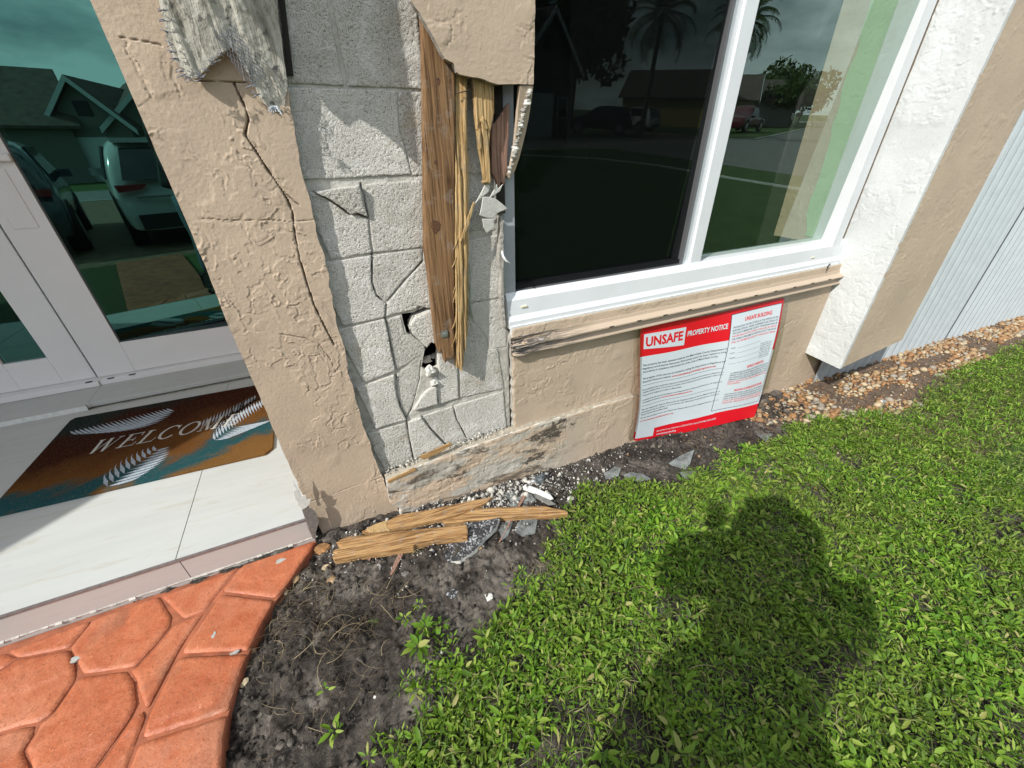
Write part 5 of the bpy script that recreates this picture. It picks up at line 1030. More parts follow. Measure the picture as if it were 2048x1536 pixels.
OR = [simple('orange_river_stone', (0.29, 0.15, 0.06), 0.6, 0.3, 25, 0.2, 0.002), simple('tan_river_stone', (0.31, 0.205, 0.105), 0.6, 0.25, 25, 0.2, 0.002), simple('cream_river_stone', (0.42, 0.34, 0.22), 0.6, 0.2, 25, 0.2, 0.002), simple('brown_river_stone', (0.22, 0.12, 0.055), 0.6, 0.3, 25, 0.2, 0.002), simple('grey_river_stone', (0.28, 0.25, 0.20), 0.65, 0.25, 25, 0.2, 0.002)]
for i, (a, c_, r_, k, lab) in enumerate([(645, 1098, .024, 0, 'long orange stone at the tip of the patio beside the plank'), (652, 1135, .014, 2, 'cream stone in the dark soil by the patio edge'), (664, 1160, .015, 1, 'tan stone below the cream stone by the patio edge'), (590, 1157, .013, 1, 'small tan stone touching the curved patio edge'), (570, 1185, .009, 2, 'pale stone at the curved patio edge, farther down'), (506, 1302, .008, 1, 'tiny yellow stone beside the patio joint'), (490, 1365, .010, 2, 'pale stone at the lower patio edge'), (648, 1185, .009, 3, 'brown stone in the root tangle')]):
    tag(chunk('stone', PG(a, c_, r_*0.4), r_, OR[k], None, 500+i, 0.7), lab, 'stone')
# crumbs: nobody could count them
def crumbs(name, pts, sz, m, label, kind='stuff'):
    octv = np.array([(1, 0, 0), (-1, 0, 0), (0, 1, 0), (0, -1, 0), (0, 0, 1), (0, 0, -1)], float); octf = np.array([(0, 2, 4), (2, 1, 4), (1, 3, 4), (3, 0, 4), (2, 0, 5), (1, 2, 5), (3, 1, 5), (0, 3, 5)])
    n = len(pts); V = octv[None]*(0.7+0.6*rng.random((n, 6, 1)))*np.asarray(sz)[:, None, None]*(0.6+0.8*rng.random((n, 1, 3))); V += 0.25*np.asarray(sz)[:, None, None]*rng.standard_normal((n, 6, 3)); V += np.asarray(pts)[:, None]
    F = (octf[None]+6*np.arange(n)[:, None, None]).reshape(-1, 3); return tag(mk(name, V.reshape(-1, 3), F, m, None, np.mean(pts, 0)), label, None, kind=kind)
n = 1500; X = rng.normal(0.2, 0.45, n); Y = -0.06-np.abs(rng.normal(0, 0.11, n)); Y = np.maximum(Y, -0.9); k = (X > -0.5) & (X < 2.2) & ~inpoly(X, Y, [tuple(q_) for q_ in slab]); X, Y = X[k], Y[k]
crumbs('plaster_crumbs', np.stack([X, Y, soil_h(X, Y)+0.002], 1), 0.0016+0.004*rng.random(len(X))**4, M['plaster'], 'white plaster crumbs scattered over the soil')
n = 14000; X = rng.uniform(-0.75, 2.2, n); Y = rng.uniform(-1.2, -0.05, n); w = np.exp(-pdist(X, Y, edge, closed=False)[0]/0.12)+np.exp(-(Y+0.06)/-0.12)*0.8+0.25; k = (rng.random(n) < w) & ~inpoly(X, Y, [tuple(q_) for q_ in slab]); X, Y = X[k], Y[k]
crumbs('soil_clods', np.stack([X, Y, soil_h(X, Y)], 1), 0.003+0.012*rng.random(len(X))**3.5, M['soil'], 'dark soil clods along the patio edge')
M['ledge'] = simple('grey_crumb', (0.46, 0.44, 0.39), 0.9, 0.25, 90)
n = 700; X = rng.normal(0.25, 0.25, n); Y = -0.07-np.abs(rng.normal(0, 0.11, n)); k = (X > -0.38) & (Y > -0.5); X, Y = X[k], Y[k]
crumbs('debris_chips', np.stack([X, Y, soil_h(X, Y)+0.004], 1), 0.003+0.009*rng.random(len(X))**2.5, simple('grey_debris_chip', (0.30, 0.29, 0.27), 0.85, 0.5, 25, 0.4, 0.002), 'grey chips of render and glass strewn around the planks')
n = 160; X = rng.normal(0.22, 0.24, n); Y = -0.075-np.abs(rng.normal(0, 0.07, n)); k = (X > -0.33) & (X < 1.0); X, Y = X[k], Y[k]
crumbs('render_rubble', np.stack([X, Y, soil_h(X, Y)+0.004], 1), 0.006+0.013*rng.random(len(X))**3, M['ledge'], 'lumps of crumbled render heaped along the wall foot')
# rubble on the wall ledge under the blocks
t = rng.random(420); A_ = np.array([PY(772, 945, -0.02), PY(1010, 858, -0.02)]); P = A_[0]+(A_[1]-A_[0])*t[:, None]; P[:, 1] = -0.008-0.030*rng.random(420); P[:, 2] = np.interp(P[:, 0], [p_[0] for p_ in ptop], [p_[1] for p_ in ptop])+0.004+0.022*rng.random(420)**2*(P[:, 1] > -0.035)
crumbs('ledge_rubble', P, 0.0015+0.0055*rng.random(420)**2.5, M['ledge'], 'crumbled plaster lying on the ledge under the blocks')
tag(slab_px('ledge_splinter', [(838, 914), (870, 900), (900, 886), (906, 889), (880, 906), (848, 920)], -0.058, 0.006, M['plank'], None, PY(870, 905, -0.058)), 'orange wood splinter lying on the ledge under the blocks', 'wood splinter')
tag(slab_px('ledge_splinter', [(775, 962), (830, 936), (834, 941), (800, 956), (778, 967)], -0.06, 0.006, M['plank'], None, PY(800, 950, -0.06)), 'brown wood strip at the left end of the wall ledge', 'wood splinter')

# ---- gravel
gb = thing('gravel_bed', 'orange and cream river stones along the wall foot at the right', 'gravel', (3.0, -0.2, -0.11), kind='structure')
def peb(seed, sub=2):
    bm = bmesh.new(); bmesh.ops.create_icosphere(bm, subdivisions=sub, radius=1); q = random.Random(seed); p = [q.uniform(0, 6) for _ in range(4)]
    for v in bm.verts: c_ = v.co; d = 1+.16*math.sin(2*c_.x+p[0])+.14*math.sin(2.4*c_.y+p[1])+.08*math.sin(4*c_.z+p[2]+c_.x); v.co = Vector((c_.x*d, c_.y*d*0.75, c_.z*d*0.55))
    me = bpy.data.meshes.new('pebble'); bm.to_mesh(me); bm.free(); me.polygons.foreach_set('use_smooth', np.ones(len(me.polygons), bool)); return me
PM = []
for s_ in range(6):
    for m in OR: me = peb(s_) ; me.materials.append(m); PM.append(me)
GP = [PG(a, c_)[:2] for a, c_ in [(1478, 838), (1500, 805), (1560, 778), (1640, 750), (1700, 735), (1800, 703), (1930, 664), (2050, 630)]]+[np.array([8, -0.06]), np.array([8, -0.5])]+[PG(a, c_)[:2] for a, c_ in [(2060, 678), (1960, 722), (1900, 762), (1845, 815), (1750, 838), (1655, 846), (1560, 856)]]
GPa = np.array(GP); X = rng.uniform(GPa[:, 0].min(), 7.6, 60000); Y = rng.uniform(-0.75, 0, 60000); k = inpoly(X, Y, GPa); X, Y = X[k], Y[k]
acc = []; cell = {}
for x_, y_ in zip(X, Y):
    r_ = 0.008+0.018*rng.random()**1.6; key = (int(x_/0.055), int(y_/0.055)); ok = True
    for i in (-1, 0, 1):
        for j in (-1, 0, 1):
            for (a, c_, d_) in cell.get((key[0]+i, key[1]+j), ()):
                if (a-x_)**2+(c_-y_)**2 < (0.80*(r_+d_))**2: ok = False
    if ok: cell.setdefault(key, []).append((x_, y_, r_)); acc.append((x_, y_, r_))
    if len(acc) > 3200: break
acc.sort(key=lambda a: a[0]); rest = []
for i, (x_, y_, r_) in enumerate(acc):
    thin = vn(np.array([x_*5]), np.array([y_*9]), 71)[0]
    if thin > 0.42 or (y_ < -0.28 and thin > -0.05): continue
    if i < 290:
        o = bpy.data.objects.new('pebble', PM[rng.integers(0, len(PM))]); C.objects.link(o); o.parent = gb
        o.location = (x_-3.0, y_+0.2, float(ground_z(x_, y_))+r_*0.30+0.11); o.scale = (r_*1.15,)*3; o.rotation_euler = (rng.uniform(-.4, .4), rng.uniform(-.4, .4), rng.uniform(0, 6.28))
    else: rest.append((x_, y_, r_))
tmp = peb(3, 1); tv = np.array([tuple(v.co) for v in tmp.vertices]); tf = np.array([tuple(p.vertices) for p in tmp.polygons]); VV = []; FF = []
for i, (x_, y_, r_) in enumerate(rest):
    a = rng.uniform(0, 6.28); ca, sa = math.cos(a), math.sin(a); v = tv*r_*1.15; VV.append(np.stack([v[:, 0]*ca-v[:, 1]*sa+x_, v[:, 0]*sa+v[:, 1]*ca+y_, v[:, 2]+float(ground_z(x_, y_))+r_*0.3], 1)); FF.append(tf+len(tv)*i)
def peb_mix():
    t = NT('mixed_river_stones'); g = t.n('ShaderNodeNewGeometry'); c = t.ramp(g.outputs['Random Per Island'], [(0, (0.29, 0.15, 0.06)), (0.25, (0.31, 0.205, 0.105)), (0.5, (0.42, 0.34, 0.22)), (0.7, (0.22, 0.12, 0.055)), (0.85, (0.28, 0.25, 0.20))], 'CONSTANT'); t.set(Base_Color=c, Roughness=0.65); t.bump(t.noise(60), 0.3, 0.003); return t.m
M['pebmix'] = peb_mix()
if rest: tag(mk('far_pebbles', np.concatenate(VV), np.concatenate(FF), M['pebmix'], gb, smooth=True), kind='stuff')
n = 3500; X = rng.uniform(1.0, 7.5, n); Y = rng.uniform(-0.75, -0.03, n); k = inpoly(X, Y, GPa) | ((X < 2.3) & (rng.random(n) < 0.25)); X, Y = X[k], Y[k]
tag(crumbs('fine_gravel', np.stack([X, Y, ground_z(X, Y)+0.003+(X < 2.2)*(soil_h(X, Y)-ground_z(X, Y))], 1), 0.003+0.006*rng.random(len(X))**2, M['pebmix'], 'fine gravel between the river stones'))
gs = [tuple(q_) for q_ in GPa]; xx, yy = np.meshgrid(np.arange(1.9, 7.8, 0.02), np.arange(-0.9, 0.0, 0.02), indexing='ij'); nx, ny = xx.shape; zz = ground_z(xx, yy)+0.004*fbm(xx*20, yy*20, 3, 4)-0.002
I = (np.arange(nx-1)[:, None]*ny+np.arange(ny-1)[None]).ravel(); tag(mk('gravel_soil', np.stack([xx.ravel(), yy.ravel(), zz.ravel()], 1), np.stack([I, I+ny, I+ny+1, I+1], 1), simple('gritty_brown_soil', (0.11, 0.075, 0.05), 0.95, 0.4, 30, 0.7, 0.005, 200), None, (4, -0.4, -0.15), smooth=True), kind='structure')

# ---- dry roots, runners, thatch
def ribbons(name, roots, m, label, parent=None):
    V = []; F = []
    for (p, L, w, ang, lift, curl) in roots:
        n_ = 5; base = len(V); q = np.array(p, float); a = ang
        for i in range(n_+1):
            t_ = i/n_; nrm = np.array([-math.sin(a), math.cos(a), 0.3])*w*(1-0.7*t_); V += [q-nrm, q+nrm]
            q = q+np.array([math.cos(a), math.sin(a), 0])*L/n_+np.array([0, 0, lift*(0.5-t_)*2*L/n_]); a += curl
        for i in range(n_): F.append((base+2*i, base+2*i+1, base+2*i+3, base+2*i+2))
    return tag(mk(name, np.array(V), np.array(F), m, parent, np.mean(np.array(V), 0)), label, None, kind='stuff')
def straw_mat():
    t = NT('dry_roots_and_straw'); g = t.n('ShaderNodeNewGeometry'); t.set(Base_Color=t.ramp(g.outputs['Random Per Island'], [(0, (0.016, 0.011, 0.008)), (0.6, (0.045, 0.032, 0.02)), (0.8, (0.15, 0.11, 0.06)), (1, (0.33, 0.27, 0.16))]), Roughness=0.85); return t.m
M['straw'] = straw_mat(); RT = []
def clump(px, py, n_, spread, L0, L1):
    for _ in range(n_):
        c_ = PG(px, py); x_ = c_[0]+rng.normal(0, spread); y_ = c_[1]+rng.normal(0, spread*.7)
        if inpoly(np.array([x_]), np.array([y_]), [tuple(q_) for q_ in slab])[0]: continue
        RT.append(((x_, y_, float(soil_h(np.array([x_]), np.array([y_]))[0])+0.004), rng.uniform(L0, L1), rng.uniform(.0003, .0010), rng.uniform(0, 6.28), rng.uniform(.1, .7), rng.uniform(-.45, .45)))
for a in [(600, 1180, 110, .06, .03, .09), (640, 1240, 120, .07, .03, .12), (700, 1250, 120, .07, .03, .12), (770, 1200, 80, .06, .03, .12), (560, 1240, 120, .05, .02, .08), (720, 1320, 60, .06, .04, .13), (530, 1320, 40, .04, .02, .07), (600, 1420, 60, .08, .02, .08), (840, 1110, 50, .05, .02, .07), (990, 1075, 60, .035, .02, .06), (1100, 1080, 60, .05, .02, .07), (1060, 1140, 50, .04, .02, .06), (850, 1250, 40, .06, .02, .08), (1450, 900, 110, .12, .03, .09), (1400, 880, 60, .1, .03, .08), (1560, 850, 160, .14, .03, .10), (1700, 855, 120, .2, .03, .1), (1880, 760, 130, .35, .03, .12), (1980, 690, 200, .6, .03, .12), (1650, 800, 260, .22, .02, .07), (1800, 760, 260, .3, .02, .07), (1950, 700, 260, .5, .02, .08), (1600, 800, 160, .15, .02, .06)]: clump(*a)
def sz_(x, y): return float(soil_h(np.array([x]), np.array([y]))[0]) if x < 2.25 else float(ground_z(x, y))+0.012
RT = [((p_[0][0], p_[0][1], sz_(p_[0][0], p_[0][1])+0.004),)+p_[1:] for p_ in RT if p_[0][1] < -0.04]
ribbons('dry_roots', RT, M['straw'], 'tangled dry roots and straw on the soil')

# ================================================================= LAWN: broad leaved ground cover with grass
EL = [PG(a, c_)[:2] for a, c_ in [(775, 1600), (780, 1536), (795, 1480), (838, 1425), (818, 1345), (850, 1290), (945, 1275), (1000, 1235), (1040, 1170), (1075, 1128), (1110, 1080), (1148, 1020), (1180, 985), (1300, 966), (1400, 952), (1485, 905), (1560, 872), (1655, 842), (1743, 832), (1835, 806), (1889, 750), (1950, 722), (2060, 680)]]
LPn = [np.array([-0.30, -2.3])]+EL+[np.array([8.5, -0.62]), np.array([9.5, -2.3])]
LPn = np.array(LPn)
def leaf_pts(n_, x0_, x1_, y0_, y1_, soft=0.05):
    X = rng.uniform(x0_, x1_, n_); Y = rng.uniform(y0_, y1_, n_); ins_ = inpoly(X, Y, LPn); d = pdist(X, Y, EL, closed=False)[0]; sd = np.where(ins_, d, -d)+0.05*vn(X*9, Y*9, 55)+0.03*vn(X*26, Y*26, 56)
    k = rng.random(n_) < ss(sd, -0.03, soft); return X[k], Y[k]
def leaves(X, Y, L, wr, el0, el1, h0, h1, per, whorl=0.006, seed=0):
    n_ = len(X); X = np.repeat(X, per); Y = np.repeat(Y, per); N = n_*per
    az = np.tile(np.arange(per)*2*math.pi/per, n_)+np.repeat(rng.uniform(0, 6.28, n_), per)+rng.normal(0, .3, N); el = rng.uniform(el0, el1, N)
    tx = np.repeat(rng.normal(0, .28, n_), per); ty = np.repeat(rng.normal(0, .28, n_), per); z0 = np.repeat(rng.uniform(h0, h1, n_), per)
    ln = L*(0.62+0.6*rng.random(N))*np.repeat(0.75+0.5*rng.random(n_), per); w = ln*wr*(0.8+0.4*rng.random(N)); P = np.stack([X+whorl*np.cos(az), Y+whorl*np.sin(az), ground_z(X, Y)+z0], 1)
    d = np.stack([np.cos(az)*np.cos(el)+tx*np.sin(el), np.sin(az)*np.cos(el)+ty*np.sin(el), np.sin(el)], 1); d /= np.linalg.norm(d, axis=1)[:, None]
    s_ = np.cross(d, np.array([0, 0, 1.0])); s_ /= np.linalg.norm(s_, axis=1)[:, None]+1e-9; r_ = rng.normal(0, .4, N); u = np.cross(s_, d); s2 = s_*np.cos(r_)[:, None]+u*np.sin(r_)[:, None]; u = np.cross(s2, d); u *= np.sign(u[:, 2:3]+1e-9)
    cup = 0.16; bend = -rng.uniform(0.05, 0.35, N)[:, None]
    ptsq = []
    for (t_, ww, ish) in ((0, 0, 0), (0.30, 0.44, 1), (0.68, 0.40, 1), (1.0, 0, 0)):
        c_ = P+d*(ln*t_)[:, None]+u*bend*(ln*t_*t_)[:, None]
        if ish: ptsq += [c_-s2*(w*ww)[:, None]+u*(w*cup)[:, None], c_, c_+s2*(w*ww)[:, None]+u*(w*cup)[:, None]]
        else: ptsq += [c_]
    V = np.stack(ptsq, 1)      # 0 base, 1 2 3, 4 5 6, 7 tip
    tri = np.array([(0, 1, 2), (0, 2, 3), (4, 7, 5), (5, 7, 6)]); qd = np.array([(1, 4, 5, 2), (2, 5, 6, 3)]); o_ = 8*np.arange(N)[:, None, None]
    return V.reshape(-1, 3), (tri[None]+o_).reshape(-1, 3), (qd[None]+o_).reshape(-1, 4)
def leaf_mat(name, cols, tr=0.35):
    t = NT(name); g = t.n('ShaderNodeNewGeometry'); c = t.ramp(g.outputs['Random Per Island'], cols); c = t.mix(t.ramp(t.noise(2.2, 3, 0.5), [(0.35, 0), (0.65, 1)]), c, t.mix(0.45, c, (0.13, 0.15, 0.03)))
    t.set(Base_Color=c, Roughness=0.55); t.b.inputs['Specular IOR Level'].default_value = 0.32; td = t.n('ShaderNodeBsdfTranslucent'); t.l(t.mix(0.5, c, (0.20, 0.32, 0.02)), td.inputs[0]); mx = t.n('ShaderNodeMixShader'); mx.inputs[0].default_value = tr
    t.l(t.b.outputs[0], mx.inputs[1]); t.l(td.outputs[0], mx.inputs[2]); t.l(mx.outputs[0], t.out.inputs[0]); return t.m
M['leaf'] = leaf_mat('ground_cover_leaf', [(0, (0.035, 0.100, 0.007)), (0.3, (0.090, 0.215, 0.012)), (0.65, (0.18, 0.345, 0.024)), (0.92, (0.29, 0.41, 0.06)), (1, (0.42, 0.37, 0.16))])
def join(parts):
    V = []; T = []; Q = []; n_ = 0
    for v, t_, q_ in parts: V.append(v); T.append(t_+n_); Q.append(q_+n_); n_ += len(v)
    return np.concatenate(V), [np.concatenate(T), np.concatenate(Q)]
pt = []
for (n_, x0_, x1_, y0_, y1_, L, wr, el0, el1, h0, h1, per) in [
    (7500, -0.35, 2.4, -1.75, -0.05, 0.0215, 0.40, 0.15, 1.0, 0.014, 0.034, 5), (11000, -0.35, 2.4, -1.75, -0.05, 0.018, 0.34, -0.2, 0.9, 0.004, 0.022, 4), (900, -0.35, 1.7, -1.7, -0.05, 0.031, 0.38, 0.1, 0.9, 0.026, 0.042, 4),
    (11000, -0.35, 2.6, -1.8, -0.05, 0.024, 0.20, 0.2, 1.3, 0.008, 0.034, 3),
    (15000, 2.4, 5.2, -2.0, -0.1, 0.025, 0.26, 0.1, 1.2, 0.008, 0.036, 4), (7000, 5.2, 9.4, -2.0, -0.1, 0.032, 0.28, 0.1, 1.2, 0.008, 0.042, 4)]:
    X, Y = leaf_pts(n_, x0_, x1_, y0_, y1_); k = rng.random(len(X)) < ss(fbm(X*6, Y*6, 3, 58), -0.55, -0.15)*0.7+0.3; X, Y = X[k], Y[k]; pt.append(leaves(X, Y, L, wr, el0, el1, h0, h1, per))
V, F = join(pt); tag(mk('lawn', V, F, M['leaf'], None, (2.0, -1.0, -0.1), smooth=True), 'dense green broad leaved lawn beside the wall', None, kind='stuff')
print('lawn leaves', len(F[0])//4)
# grass blades among the leaves
X, Y = leaf_pts(24000, -0.35, 4.5, -2.0, -0.05); RT = [((x_, y_, float(g_)), rng.uniform(.03, .085), rng.uniform(.0006, .0014), rng.uniform(0, 6.28), rng.uniform(.5, 1.6), rng.uniform(-.2, .2)) for x_, y_, g_ in zip(X, Y, ground_z(X, Y)+0.004)]
M['blade'] = leaf_mat('grass_blade', [(0, (0.06, 0.14, 0.015)), (0.5, (0.12, 0.22, 0.03)), (0.85, (0.20, 0.28, 0.07)), (1, (0.34, 0.30, 0.15))], 0.3)
ribbons('grass', RT, M['blade'], 'thin grass blades growing through the lawn')
X, Y = leaf_pts(5000, -0.35, 5.0, -1.9, -0.05); RT = [((x_, y_, float(g_)), rng.uniform(.03, .10), rng.uniform(.0006, .0013), rng.uniform(0, 6.28), rng.uniform(.1, .5), rng.uniform(-.3, .3)) for x_, y_, g_ in zip(X, Y, ground_z(X, Y)+rng.uniform(0.006, 0.03, len(X)))]
ribbons('thatch', RT, leaf_mat('dry_thatch', [(0, (0.10, 0.075, 0.035)), (0.5, (0.22, 0.17, 0.08)), (1, (0.38, 0.33, 0.20))], 0.2), 'dry brown runners lying through the lawn')
# single weeds rooted in the bare soil
WD = [(850, 1262, 9, .030, 'leafy weed at the soil edge above the hollow'), (835, 1305, 8, .034, 'broad leaved weed on the bare soil'), (672, 1470, 6, .026, 'small seedling in the dark soil at the bottom'), (650, 1385, 3, .016, 'tiny sprout in the dark soil'), (880, 1255, 6, .022, 'small weed right of the leafy weed'), (1110, 1058, 7, .022, 'seedling beside the point of the long plank'), (838, 1220, 5, .018, 'little green shoot in the dug soil'), (812, 1250, 5, .022, 'dark green shoot in the root tangle')]
for (a, c_, per, L, lab) in WD:
    p = PG(a, c_); X = np.array([p[0], p[0]+0.008]); Y = np.array([p[1], p[1]-0.006]); v, t_, q_ = leaves(X, Y, L, 0.42, 0.1, 0.7, 0.02, 0.035, per); v = v-np.array([0, 0, float(ground_z(p[0], p[1]))])+np.array([0, 0, float(soil_h(np.array([p[0]]), np.array([p[1]]))[0])])
    tag(mk('weed', v, [t_, q_], M['leaf'], None, p, smooth=True), lab, 'weed')
# ================================================================= THE STREET BEHIND THE CAMERA (seen in the glass)
def flat(name, pts, z, m, th=0.0, loc=None):
    b = MB(); b.add([(p[0], p[1], z) for p in pts], [tuple(range(len(pts)))]); return tag(b.build(name, m, None, loc or (pts[0][0], pts[0][1], z)), kind='structure')
M['asphalt'] = simple('worn_asphalt', (0.19, 0.185, 0.175), 0.9, 0.2, 3, 0.3, 0.004, 120)
M['paver'] = simple('brown_driveway_pavers', (0.17, 0.11, 0.07), 0.85, 0.25, 6, 0.3, 0.004, 60)
M['kerb'] = simple('pale_kerb', (0.42, 0.42, 0.39), 0.85, 0.1, 8)
near = [(10.9, 0.0), (10.6, -5.5), (10.45, -7.4), (10.45, -10.2), (9.7, -12.2), (7.4, -14.2), (2, -15.9), (-40, -16.6)]
far_ = [(-40, -23), (11.7, -22), (23.5, -20.3), (27, -19.6), (33.6, -23), (60, -37), (90, -60), (96, -56), (64, -30), (42, -16), (34, -6), (32, 0)]
RZ = -0.185
flat('road', near+far_, RZ, M['asphalt'])
b = MB()
for i in range(len(near)-1):
    a, c_ = np.array(near[i]), np.array(near[i+1]); d = (c_-a)/np.linalg.norm(c_-a); n_ = np.array([-d[1], d[0]])*0.08
    b.prism([(*(a-n_), RZ+0.06), (*(c_-n_), RZ+0.06), (*(c_+n_), RZ+0.06), (*(a+n_), RZ+0.06)], (0, 0, -0.10))
tag(b.build('kerb', M['kerb'], None, (10, -8, RZ)), kind='structure')
far2 = far_[1:7]; b = MB()
for i in range(len(far2)-1):
    a, c_ = np.array(far2[i]), np.array(far2[i+1]); d = (c_-a)/np.linalg.norm(c_-a); n_ = np.array([-d[1], d[0]])*0.08
    b.prism([(*(a-n_), RZ+0.06), (*(c_-n_), RZ+0.06), (*(c_+n_), RZ+0.06), (*(a+n_), RZ+0.06)], (0, 0, -0.10))
tag(b.build('kerb', M['kerb'], None, (20, -20, RZ)), kind='structure')
flat('driveway', [(-4.6, -3.15), (1.4, -3.15), (1.8, -16.2), (-5.0, -16.4)], -0.145, M['paver'])
flat('driveway', [(20.5, -21.4), (24.5, -20.6), (28.5, -31), (22.5, -32)], RZ+0.02, M['paver'])
def lathe_wheel(b, c_, r_, w, ax):
    n_ = 20
    for s_, rr in ((-1, r_), (1, r_)):
        pass
    ring = [];
    for (rr, off) in ((r_*0.62, -w/2), (r_, -w/2), (r_, w/2), (r_*0.62, w/2)):
        ring.append([c_+ax*off+(np.array([0, 0, 1])*math.cos(2*math.pi*k/n_)+np.cross(ax, [0, 0, 1])*math.sin(2*math.pi*k/n_))*rr for k in range(n_)])
    base = len(b.V)
    for rg_ in ring: b.V += [tuple(v) for v in rg_]
    for i in range(3):
        for k in range(n_): b.F.append((base+i*n_+k, base+i*n_+(k+1) % n_, base+(i+1)*n_+(k+1) % n_, base+(i+1)*n_+k))
rubber = simple('tyre_rubber', (0.02, 0.02, 0.02), 0.9, 0.1); cglass = simple('car_glass', (0.01, 0.014, 0.016), 0.05, 0.0, bump=0, spec=1.0); rimm = simple('alloy_rim', (0.35, 0.35, 0.36), 0.35, 0.05, metal=0.7); redl = simple('red_lens', (0.22, 0.008, 0.006), 0.15, 0.05, bump=0); blackp = simple('black_plastic', (0.02, 0.02, 0.022), 0.6, 0.1)
def car(name, label, cat, paint, kind, x, y, heading, L=4.6, Wd=1.86, H=1.66, g=-0.16):
    t = thing(name, label, cat, (x, y, g)); t.rotation_euler = (0, 0, heading)
    # local frame: +X is forward, sections along X as (x, half width, z list)
    if kind == 'suv': prof = [(-.50, .42, .60), (-.485, .75, .98), (-.47, 1.0, 1.02), (-.415, H*.93, 0), (-.36, H*.985, 0), (-.05, H, 0), (.06, H*.97, 0), (.22, 1.06, 0), (.42, .96, 0), (.485, .78, 0), (.50, .45, 0)]
    elif kind == 'pickup': prof = [(-.50, .55, 0), (-.495, 1.05, 0), (-.16, 1.10, 0), (-.14, 1.15, 0), (-.12, H*.97, 0), (.02, H, 0), (.10, H*.97, 0), (.20, 1.22, 0), (.44, 1.12, 0), (.49, .95, 0), (.50, .5, 0)]
    else: prof = [(-.50, .42, 0), (-.495, 1.1, 0), (-.48, H*.96, 0), (-.42, H, 0), (.20, H, 0), (.28, H*.95, 0), (.38, 1.2, 0), (.47, 1.0, 0), (.50, .7, 0), (.50, .45, 0)]
    P = [(a*L, z) for a, z, _ in prof]; n_ = len(P); zb_ = 0.30; belt = 1.02 if kind != 'van' else 1.15
    V = []; F = []; lev = 9
    for (px_, zt_) in P:
        for k in range(lev):      # from sill up and over to the centre line
            t_ = k/(lev-1); z_ = zb_+(zt_-zb_)*min(1, t_*1.25); hw_ = Wd/2*(1-0.05*(1-min(1, t_*2.5)))
            if z_ > belt: hw_ -= (z_-belt)*0.30
            if t_ > 0.8: hw_ *= 1-((t_-0.8)/0.2)**2*1.0; z_ = zt_+0.02*((t_-0.8)/0.2)
            if abs(px_) > L*0.47: hw_ *= 0.95
            V.append((px_, hw_, z_))
    for (px_, hw_, z_) in list(V): V.append((px_, -hw_, z_))
    N = n_*lev
    for i in range(n_-1):
        for k in range(lev-1):
            a = i*lev+k; F.append((a, a+1, a+lev+1, a+lev)); F.append((N+a, N+a+lev, N+a+lev+1, N+a+1))
    for i in (0, n_-1): F.append(tuple(i*lev+k for k in range(lev))+tuple(N+i*lev+k for k in range(lev-1, -1, -1)))
    for i in range(n_-1): F.append((i*lev, (i+1)*lev, N+(i+1)*lev, N+i*lev))
    def part(nm, V_, F_, m, par=t, sm=False):
        me = bpy.data.meshes.new(nm); me.from_pydata([tuple(v) for v in V_], [], F_); me.materials.append(m); bm = bmesh.new(); bm.from_mesh(me); bmesh.ops.remove_doubles(bm, verts=bm.verts, dist=0.002); bmesh.ops.recalc_face_normals(bm, faces=bm.faces); bm.to_mesh(me); bm.free()
        if sm: me.polygons.foreach_set('use_smooth', np.ones(len(me.polygons), bool))
        o = bpy.data.objects.new(nm, me); C.objects.link(o); o.parent = par; return o
    bo = part('body', V, F, paint, sm=True); md = bo.modifiers.new('soft', 'SUBSURF'); md.levels = md.render_levels = 1
    wr = 0.36 if kind != 'pickup' else 0.43
    for sx_ in (-.31, .32):
        for s_ in (-1, 1):
            b = MB(); c_ = np.array([sx_*L, s_*(Wd/2-0.10), wr]); lathe_wheel(b, c_, wr, 0.24, np.array([0, 1.0, 0])); w_ = part('wheel', b.V, b.F, rubber)
            b = MB(); b.tube([c_+np.array([0, s_*0.06, 0]), c_+np.array([0, s_*0.122, 0])], wr*0.62, 16); part('rim', b.V, b.F, rimm, w_)
            b = MB(); b.tube([(sx_*L, s_*(Wd/2-0.04), wr+0.02), (sx_*L, s_*(Wd/2+0.004), wr+0.02)], wr*1.16, 20); part('wheel_arch', b.V, b.F, blackp)
    bx = lambda nm, a, c_, m: part(nm, *(lambda q: (q.V, q.F))(MB().box(a, c_)), m)
    if kind == 'suv':
        V_ = [(-.492*L, -Wd*.40, 1.06), (-.492*L, Wd*.40, 1.06), (-.436*L, Wd*.33, H*.90), (-.436*L, -Wd*.33, H*.90)]; part('rear_window', *(lambda q: (q.V, q.F))(MB().prism(V_, (-0.03, 0, 0.004))), cglass)
        bx('roof_spoiler', (-.455*L, -Wd*.36, H*.945), (-.37*L, Wd*.36, H*.985), paint)
        for s_ in (-1, 1):
            part('tail_light', *(lambda q: (q.V, q.F))(MB().prism([(-.510*L, s_*Wd*.46, .90), (-.506*L, s_*Wd*.47, 1.00), (-.506*L, s_*Wd*.25, 1.00), (-.510*L, s_*Wd*.30, .93)], (0.10, 0, 0))), redl)
        bx('rear_bumper', (-.508*L, -Wd*.40, .34), (-.45*L, Wd*.40, .56), blackp); bx('number_plate', (-.516*L, -.15, .60), (-.508*L, .15, .70), M['metal']); bx('trim_bar', (-.512*L, -Wd*.36, .80), (-.50*L, Wd*.36, .83), rimm)
    if kind == 'van': bx('rear_window', (-.502*L, -Wd*.36, 1.2), (-.47*L, Wd*.36, H*.86), cglass)
